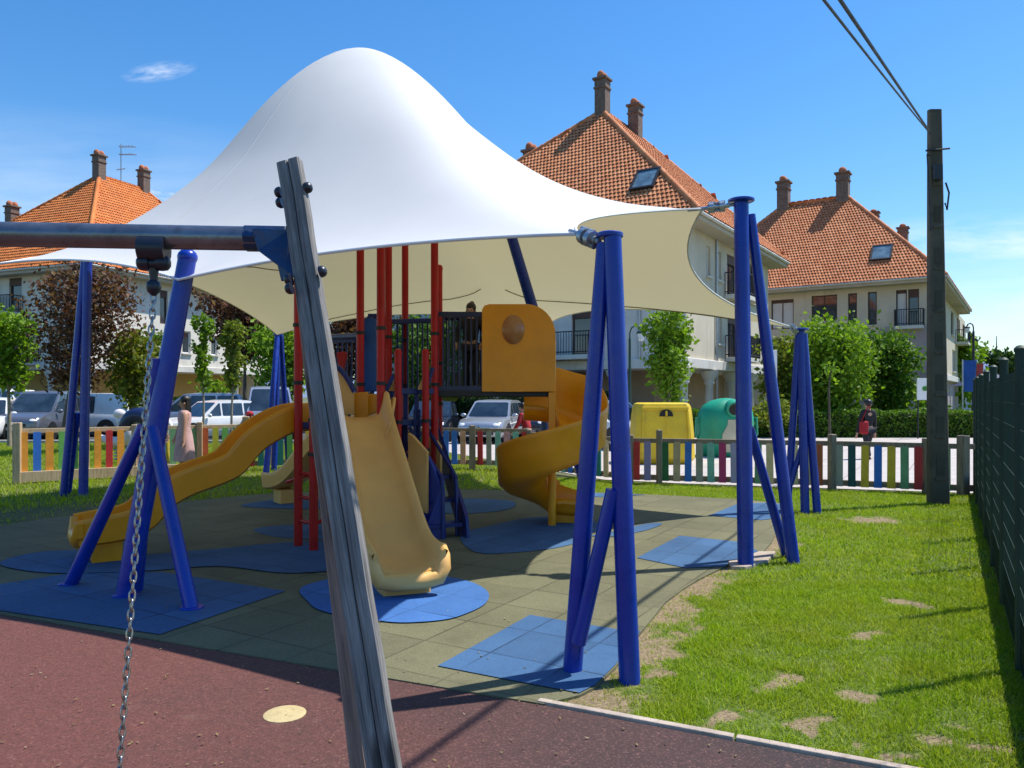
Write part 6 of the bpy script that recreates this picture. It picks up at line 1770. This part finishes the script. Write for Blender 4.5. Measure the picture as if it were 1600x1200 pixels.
# ------------------------------------------------------------------ people
def skin_mesh(verts, edges, radii, name, mat, parent, root_i=0, sub=2):
    me = bpy.data.meshes.new(name); me.from_pydata([tuple(v) for v in verts], edges, [])
    o = bpy.data.objects.new(name+'_tmp', me); C.objects.link(o)
    sk = o.modifiers.new('skin', 'SKIN'); sk.use_smooth_shade = True
    o.modifiers.new('sub', 'SUBSURF').levels = sub
    for i, r in enumerate(radii):
        v = me.skin_vertices[0].data[i]; v.radius = r if isinstance(r, tuple) else (r, r); v.use_root = (i == root_i)
    dg = bpy.context.evaluated_depsgraph_get(); ev = o.evaluated_get(dg)
    m2 = bpy.data.meshes.new_from_object(ev); m2.name = name
    bpy.data.objects.remove(o, do_unlink=True)
    m2.materials.clear(); m2.materials.append(mat); m2.polygons.foreach_set('use_smooth', [True]*len(m2.polygons))
    r_ = bpy.data.objects.new(name, m2); C.objects.link(r_); r_.parent = parent
    return r_
CL = {k: plain('cloth_'+k, c, .85, 0, .15, 12, .3, 90) for k, c in dict(pink=(.52, .33, .33), black=(.014, .014, .017), red=(.34, .012, .018), plum=(.14, .02, .09), white=(.72, .70, .70), yellow=(.55, .40, .04), denim=(.05, .08, .16), dark=(.02, .02, .025), lightpink=(.60, .38, .36)).items()}
def person(label, loc, h, face, outfit, arms=((.16, .05, .40), (-.16, .05, .40)), stride=.0, hair='long', head_tilt=.0, bend=.0, cap=None):
    """outfit: dict(top, legs, dress, shoe); face: heading in degrees, 0 looks along +Y"""
    root = empty('person', (0, 0, 0), label, 'person')
    s = h
    J = {}
    def add(k, x, y, z): J[k] = Vector((x*s, y*s, z*s))
    add('pel', 0, 0, .525); add('wai', 0, .01+bend*.05, .61); add('che', 0, bend*.15, .72); add('neb', 0, -.005+bend*.25, .80); add('nek', 0, bend*.28, .845); add('hd1', 0, .005+bend*.32, .895); add('hd2', 0, .0+bend*.34, .955)
    V = []; E = []; Rr = []; idx = {}
    def v(k, r, par=None, pos=None):
        idx[k] = len(V); V.append(J[k] if pos is None else pos); Rr.append(tuple(x*s for x in r) if isinstance(r, tuple) else r*s)
        if par is not None: E.append((idx[par], idx[k]))
    v('pel', (.088, .062)); v('wai', (.072, .052), 'pel'); v('che', (.090, .062), 'wai'); v('neb', (.055, .045), 'che'); v('nek', .032, 'neb'); v('hd1', (.050, .058), 'nek'); v('hd2', (.046, .056), 'hd1')
    J['nose'] = J['hd1']+Vector((0, .066*s, -.002*s)); v('nose', .010, 'hd1')
    for sd, nm in ((1, 'r'), (-1, 'l')):
        hand = arms[0] if sd == 1 else arms[1]
        J['sh'+nm] = J['neb']+Vector((sd*.105*s, 0, -.012*s)); H_ = Vector((hand[0]*s, hand[1]*s, hand[2]*s))
        mid = (J['sh'+nm]+H_)/2; ln = (H_-J['sh'+nm]).length; slack = math.sqrt(max(0, (.16*s)**2-(ln/2)**2))
        J['el'+nm] = mid+Vector((sd*.6, -.8, 0)).normalized()*slack; J['wr'+nm] = H_
        v('sh'+nm, .040, 'che'); v('el'+nm, .030, 'sh'+nm); v('wr'+nm, .020, 'el'+nm)
        d = (J['wr'+nm]-J['el'+nm]).normalized(); sdv = d.cross(Vector((0, 1, .01))).normalized()
        J['pa'+nm] = H_+d*.040*s; v('pa'+nm, (.024, .014), 'wr'+nm)
        for k in range(4):
            o_ = sdv*(k-1.5)*.011*s; a_ = J['pa'+nm]+d*.012*s+o_; b_ = a_+d*(.030+.006*(1.5-abs(k-1.5)))*s+Vector((0, .008*s, 0))
            J[f'f{nm}{k}'] = a_; v(f'f{nm}{k}', .0065, 'pa'+nm); J[f'g{nm}{k}'] = b_; v(f'g{nm}{k}', .0055, f'f{nm}{k}')
        J['t'+nm] = J['wr'+nm]+d*.022*s+Vector((-sd*.016*s, .022*s, 0)); v('t'+nm, .007, 'wr'+nm); J['u'+nm] = J['t'+nm]+d*.026*s+Vector((0, .008*s, 0)); v('u'+nm, .006, 't'+nm)
        yy = stride*sd
        J['hi'+nm] = Vector((sd*.052*s, 0, .49*s)); J['kn'+nm] = Vector((sd*.055*s, (yy*.5+.015)*s, .275*s)); J['an'+nm] = Vector((sd*.057*s, yy*s-.01*s, .045*s)); J['to'+nm] = Vector((sd*.066*s, yy*s+.085*s, .018*s))
        v('hi'+nm, .058, 'pel'); v('kn'+nm, .037, 'hi'+nm); v('an'+nm, .023, 'kn'+nm); v('to'+nm, (.024, .016), 'an'+nm)
    skin_mesh(V, E, Rr, 'body', M['skin'], root, 0)
    def sub(keys, edges, rad, nm, mat, rt=0):
        skin_mesh([J[k] for k in keys], [(keys.index(a), keys.index(b)) for a, b in edges], [tuple(x*s for x in r) if isinstance(r, tuple) else r*s for r in rad], nm, mat, root, rt)
    if 'top' in outfit:
        J['elr_'] = J['shr'].lerp(J['elr'], outfit.get('sleeve', .9)) if outfit.get('sleeve', 1) <= 1 else J['elr']; J['ell_'] = J['shl'].lerp(J['ell'], outfit.get('sleeve', .9))
        ks = ['che', 'wai', 'pel', 'neb', 'shr', 'elr_', 'shl', 'ell_']; es = [('che', 'wai'), ('wai', 'pel'), ('che', 'neb'), ('che', 'shr'), ('shr', 'elr_'), ('che', 'shl'), ('shl', 'ell_')]; rd = [(.102, .074), (.088, .066), (.098, .074), (.056, .048), .050, .040, .050, .040]
        if outfit.get('sleeve', 1) >= 1:
            ks += ['wrr', 'wrl']; es += [('elr_', 'wrr'), ('ell_', 'wrl')]; rd += [.028, .028]
        sub(ks, es, rd, 'top', CL[outfit['top']])
    if 'legs' in outfit:
        sub(['pel', 'hir', 'knr', 'anr', 'hil', 'knl', 'anl'], [('pel', 'hir'), ('hir', 'knr'), ('knr', 'anr'), ('pel', 'hil'), ('hil', 'knl'), ('knl', 'anl')], [(.096, .070), .066, .046, .034, .066, .046, .034], 'trousers', CL[outfit['legs']])
    if 'dress' in outfit:
        mb = MB(); rows_ = []
        for z, rx_, ry_ in ((.82, .075, .055), (.79, .112, .070), (.72, .108, .078), (.62, .088, .066), (.52, .112, .088), (.40, .128, .105), (.28, .140, .118), (.20, .146, .124)):
            rows_.append([Vector(((rx_*(1+.05*math.sin(5*a_+z*9)))*math.cos(a_)*s, ry_*(1+.06*math.sin(6*a_))*math.sin(a_)*s, z*s)) for a_ in [2*PI*k/24 for k in range(24)]])
        mb.grid(rows_, closed_u=True, flip=True); mb.build('dress', CL[outfit['dress']], root, smooth=True, angle=70, local=True)
    if outfit.get('shoe'):
        for nm in 'rl':
            mb = MB(); a_ = J['an'+nm]; mb.ball((a_.x, a_.y+.04*s, .024*s), (.034*s, .078*s, .028*s), 12, 8); mb.build('shoe', CL[outfit['shoe']], root, smooth=True, local=True)
    hc = J['hd1'].lerp(J['hd2'], .6)
    mb = MB(); mb.ball(hc+Vector((0, -.012*s, .012*s)), (.058*s, .066*s, .062*s), 16, 10)
    if hair == 'long': mb.grid([[Vector((hc.x+w_*math.sin(t)*s, hc.y+(-.02-dp_*math.cos(t))*s, z_*s+hc.z-.93*s)) for t in [(-1.5+3.0*k/8) for k in range(9)]] for w_, dp_, z_ in ((.052, .050, .96), (.062, .055, .90), (.070, .058, .84), (.072, .060, .76), (.064, .054, .68), (.045, .045, .63))])
    if hair == 'bun': mb.ball(hc+Vector((0, -.05*s, .06*s)), .03*s, 10, 7)
    mb.build('hair', M['hair_black'], root, smooth=True, angle=80, local=True)
    for sx in (-1, 1):
        mb = MB(); mb.ball(J['hd1']+Vector((sx*.019*s, .055*s, .012*s)), (.006*s, .004*s, .004*s), 8, 6); mb.build('eye', M['black'], root, local=True)
        mb = MB(); mb.ball(J['hd1']+Vector((sx*.052*s, -.002*s, .004*s)), (.008*s, .014*s, .020*s), 8, 6); mb.build('ear', M['skin'], root, local=True)
    mb = MB(); mb.ball(J['hd1']+Vector((0, .056*s, -.026*s)), (.016*s, .004*s, .004*s), 8, 6); mb.build('mouth', CL['red'], root, local=True)
    if cap:
        mb = MB(); mb.ball(hc+Vector((0, 0, .02*s)), (.064*s, .072*s, .056*s), 14, 8); mb.box(hc+Vector((0, .085*s, .018*s)), (.08*s, .07*s, .012*s)); mb.build('cap', CL[cap], root, smooth=True, local=True)
    root.location = loc; root.rotation_euler = (0, 0, R(face))
    return root, J
q = P(290, 720, 15.3); person('woman with long dark hair in a pale pink dress at the left fence', (q.x, 15.25, .006), 1.62, 115, dict(dress='pink', shoe='dark'), ((.13, .10, .47), (-.17, .02, .44)), .03, 'long')
q = P(1362, 700, 19.4); r_, J_ = person('person in a dark hooded top walking away across the pale paving', (q.x, 19.6, .012), 1.52, 12, dict(top='black', legs='dark', shoe='dark', sleeve=1), ((.16, .04, .43), (-.16, .06, .43)), .10, 'short')
bagp = P(1350, 668, 19.5); bag = empty('shoulder_bag', (bagp.x, bagp.y, bagp.z), 'small red bag carried by the person in the dark hooded top', 'bag')
mb = MB(); mb.box(bagp, (.20, .16, .34), .2); mb.build('pouch', CL['red'], bag, bevel=.05); mb = MB(); mb.tube(smooth_path([bagp+Vector((-.06, 0, .17)), bagp+Vector((.10, 0, .52)), bagp+Vector((.16, .03, .50)), bagp+Vector((.07, .02, .17))], 4), .012, 6); mb.build('strap', CL['red'], bag, smooth=True)
q = P(825, 700, 19.0); person('person in a dark red top bending behind the fence by the silver hatchback', (q.x, 18.9, .01), 1.45, 60, dict(top='red', legs='dark', shoe='dark', sleeve=1), ((.14, .20, .52), (-.14, .20, .52)), .04, 'short', bend=.35)
q = P(736, 600, 9.75); person('child in dark clothes behind the slatted railing of the raised bridge', (q.x, 9.72, 1.675), 1.12, 170, dict(top='dark', legs='dark', shoe='dark', sleeve=1), ((.15, .10, .52), (-.15, .10, .52)), .0, 'bun')
q = P(388, 700, 17.4); person('child in a red cap standing just behind the left fence corner post', (q.x, 17.5, .01), 1.26, 150, dict(top='lightpink', legs='denim', shoe='dark', sleeve=.9), ((.15, .08, .50), (-.15, .08, .50)), .0, 'short', cap='red')
q = P(256, 690, 17.5); person('child in a white top and yellow trousers behind the splayed blue column', (q.x, 17.5, .01), 1.30, 160, dict(top='white', legs='yellow', shoe='dark', sleeve=.8), ((.15, .05, .50), (-.15, .05, .50)), .05, 'short')

# spring riders beyond the left fence
M['toy_white'] = plain('white_toy_plastic', (.70, .64, .66), .35, 0, .08, 4); M['toy_navy'] = plain('navy_toy_plastic', (.012, .022, .08), .3, 0, .1, 4)
def spring(base, root):
    mb = MB(); pts = [base+Vector((.07*math.cos(t*1.0), .07*math.sin(t*1.0), .02+t*.012)) for t in [k*.5 for k in range(64)]]; mb.tube(pts, .014, 6); mb.build('spring', M['galv'], root, smooth=True)
b = Vector((*gpx(183, 19.0), 0)); root = empty('spring_rider', b, 'white spring riding toy with curled head behind the left picket fence', 'spring rider', 'spring riding toys')
spring(b, root)
mb = MB(); mb.tube(smooth_path([b+Vector(v_) for v_ in ((-.45, 0, .62), (-.2, 0, .52), (.1, 0, .50), (.26, 0, .66), (.24, 0, .86), (.10, 0, .98), (.02, 0, 1.14))], 5), [.06+.09*math.sin(PI*min(1, i/30)) for i in range(31)], 14); mb.build('body', M['toy_white'], root, smooth=True)
mb = MB(); mb.tube(smooth_path([b+Vector((.22+.15*math.cos(t), -.02, .82+.15*math.sin(t))) for t in [k*.55 for k in range(10)]], 3), .06, 12); mb.build('curl', M['toy_white'], root, smooth=True)
mb = MB(); mb.ball(b+Vector((.06, 0, 1.18)), (.15, .12, .12), 14, 9); mb.build('head', M['toy_white'], root, smooth=True)
mb = MB(); mb.tube([b+Vector((.16, -.22, .96)), b+Vector((.16, .22, .96))], .02, 8); mb.build('handlebar', CL['red'], root, smooth=True)
b = Vector((*gpx(212, 18.2), 0)); root = empty('spring_rider', b, 'dark navy dolphin shaped spring riding toy beside the white one', 'spring rider', 'spring riding toys')
spring(b, root)
mb = MB(); mb.tube(smooth_path([b+Vector(v_) for v_ in ((-.36, 0, .76), (-.26, 0, .94), (-.05, 0, 1.14), (.22, 0, 1.12), (.40, 0, .86), (.36, 0, .55), (.2, 0, .38))], 5), [.025+.17*math.sin(PI*(i+2)/34)**.8 for i in range(31)], 16); mb.build('body', M['toy_navy'], root, smooth=True)
mb = MB(); mb.prism([b+Vector(v_) for v_ in ((.06, -.02, 1.26), (.3, -.02, 1.22), (.34, -.02, 1.42))], (0, .04, 0)); mb.build('fin', M['toy_navy'], root, bevel=.01)
mb = MB(); mb.box(b+Vector((.05, 0, .36)), (.4, .16, .05)); mb.build('foot_plate', M['toy_navy'], root, bevel=.015)
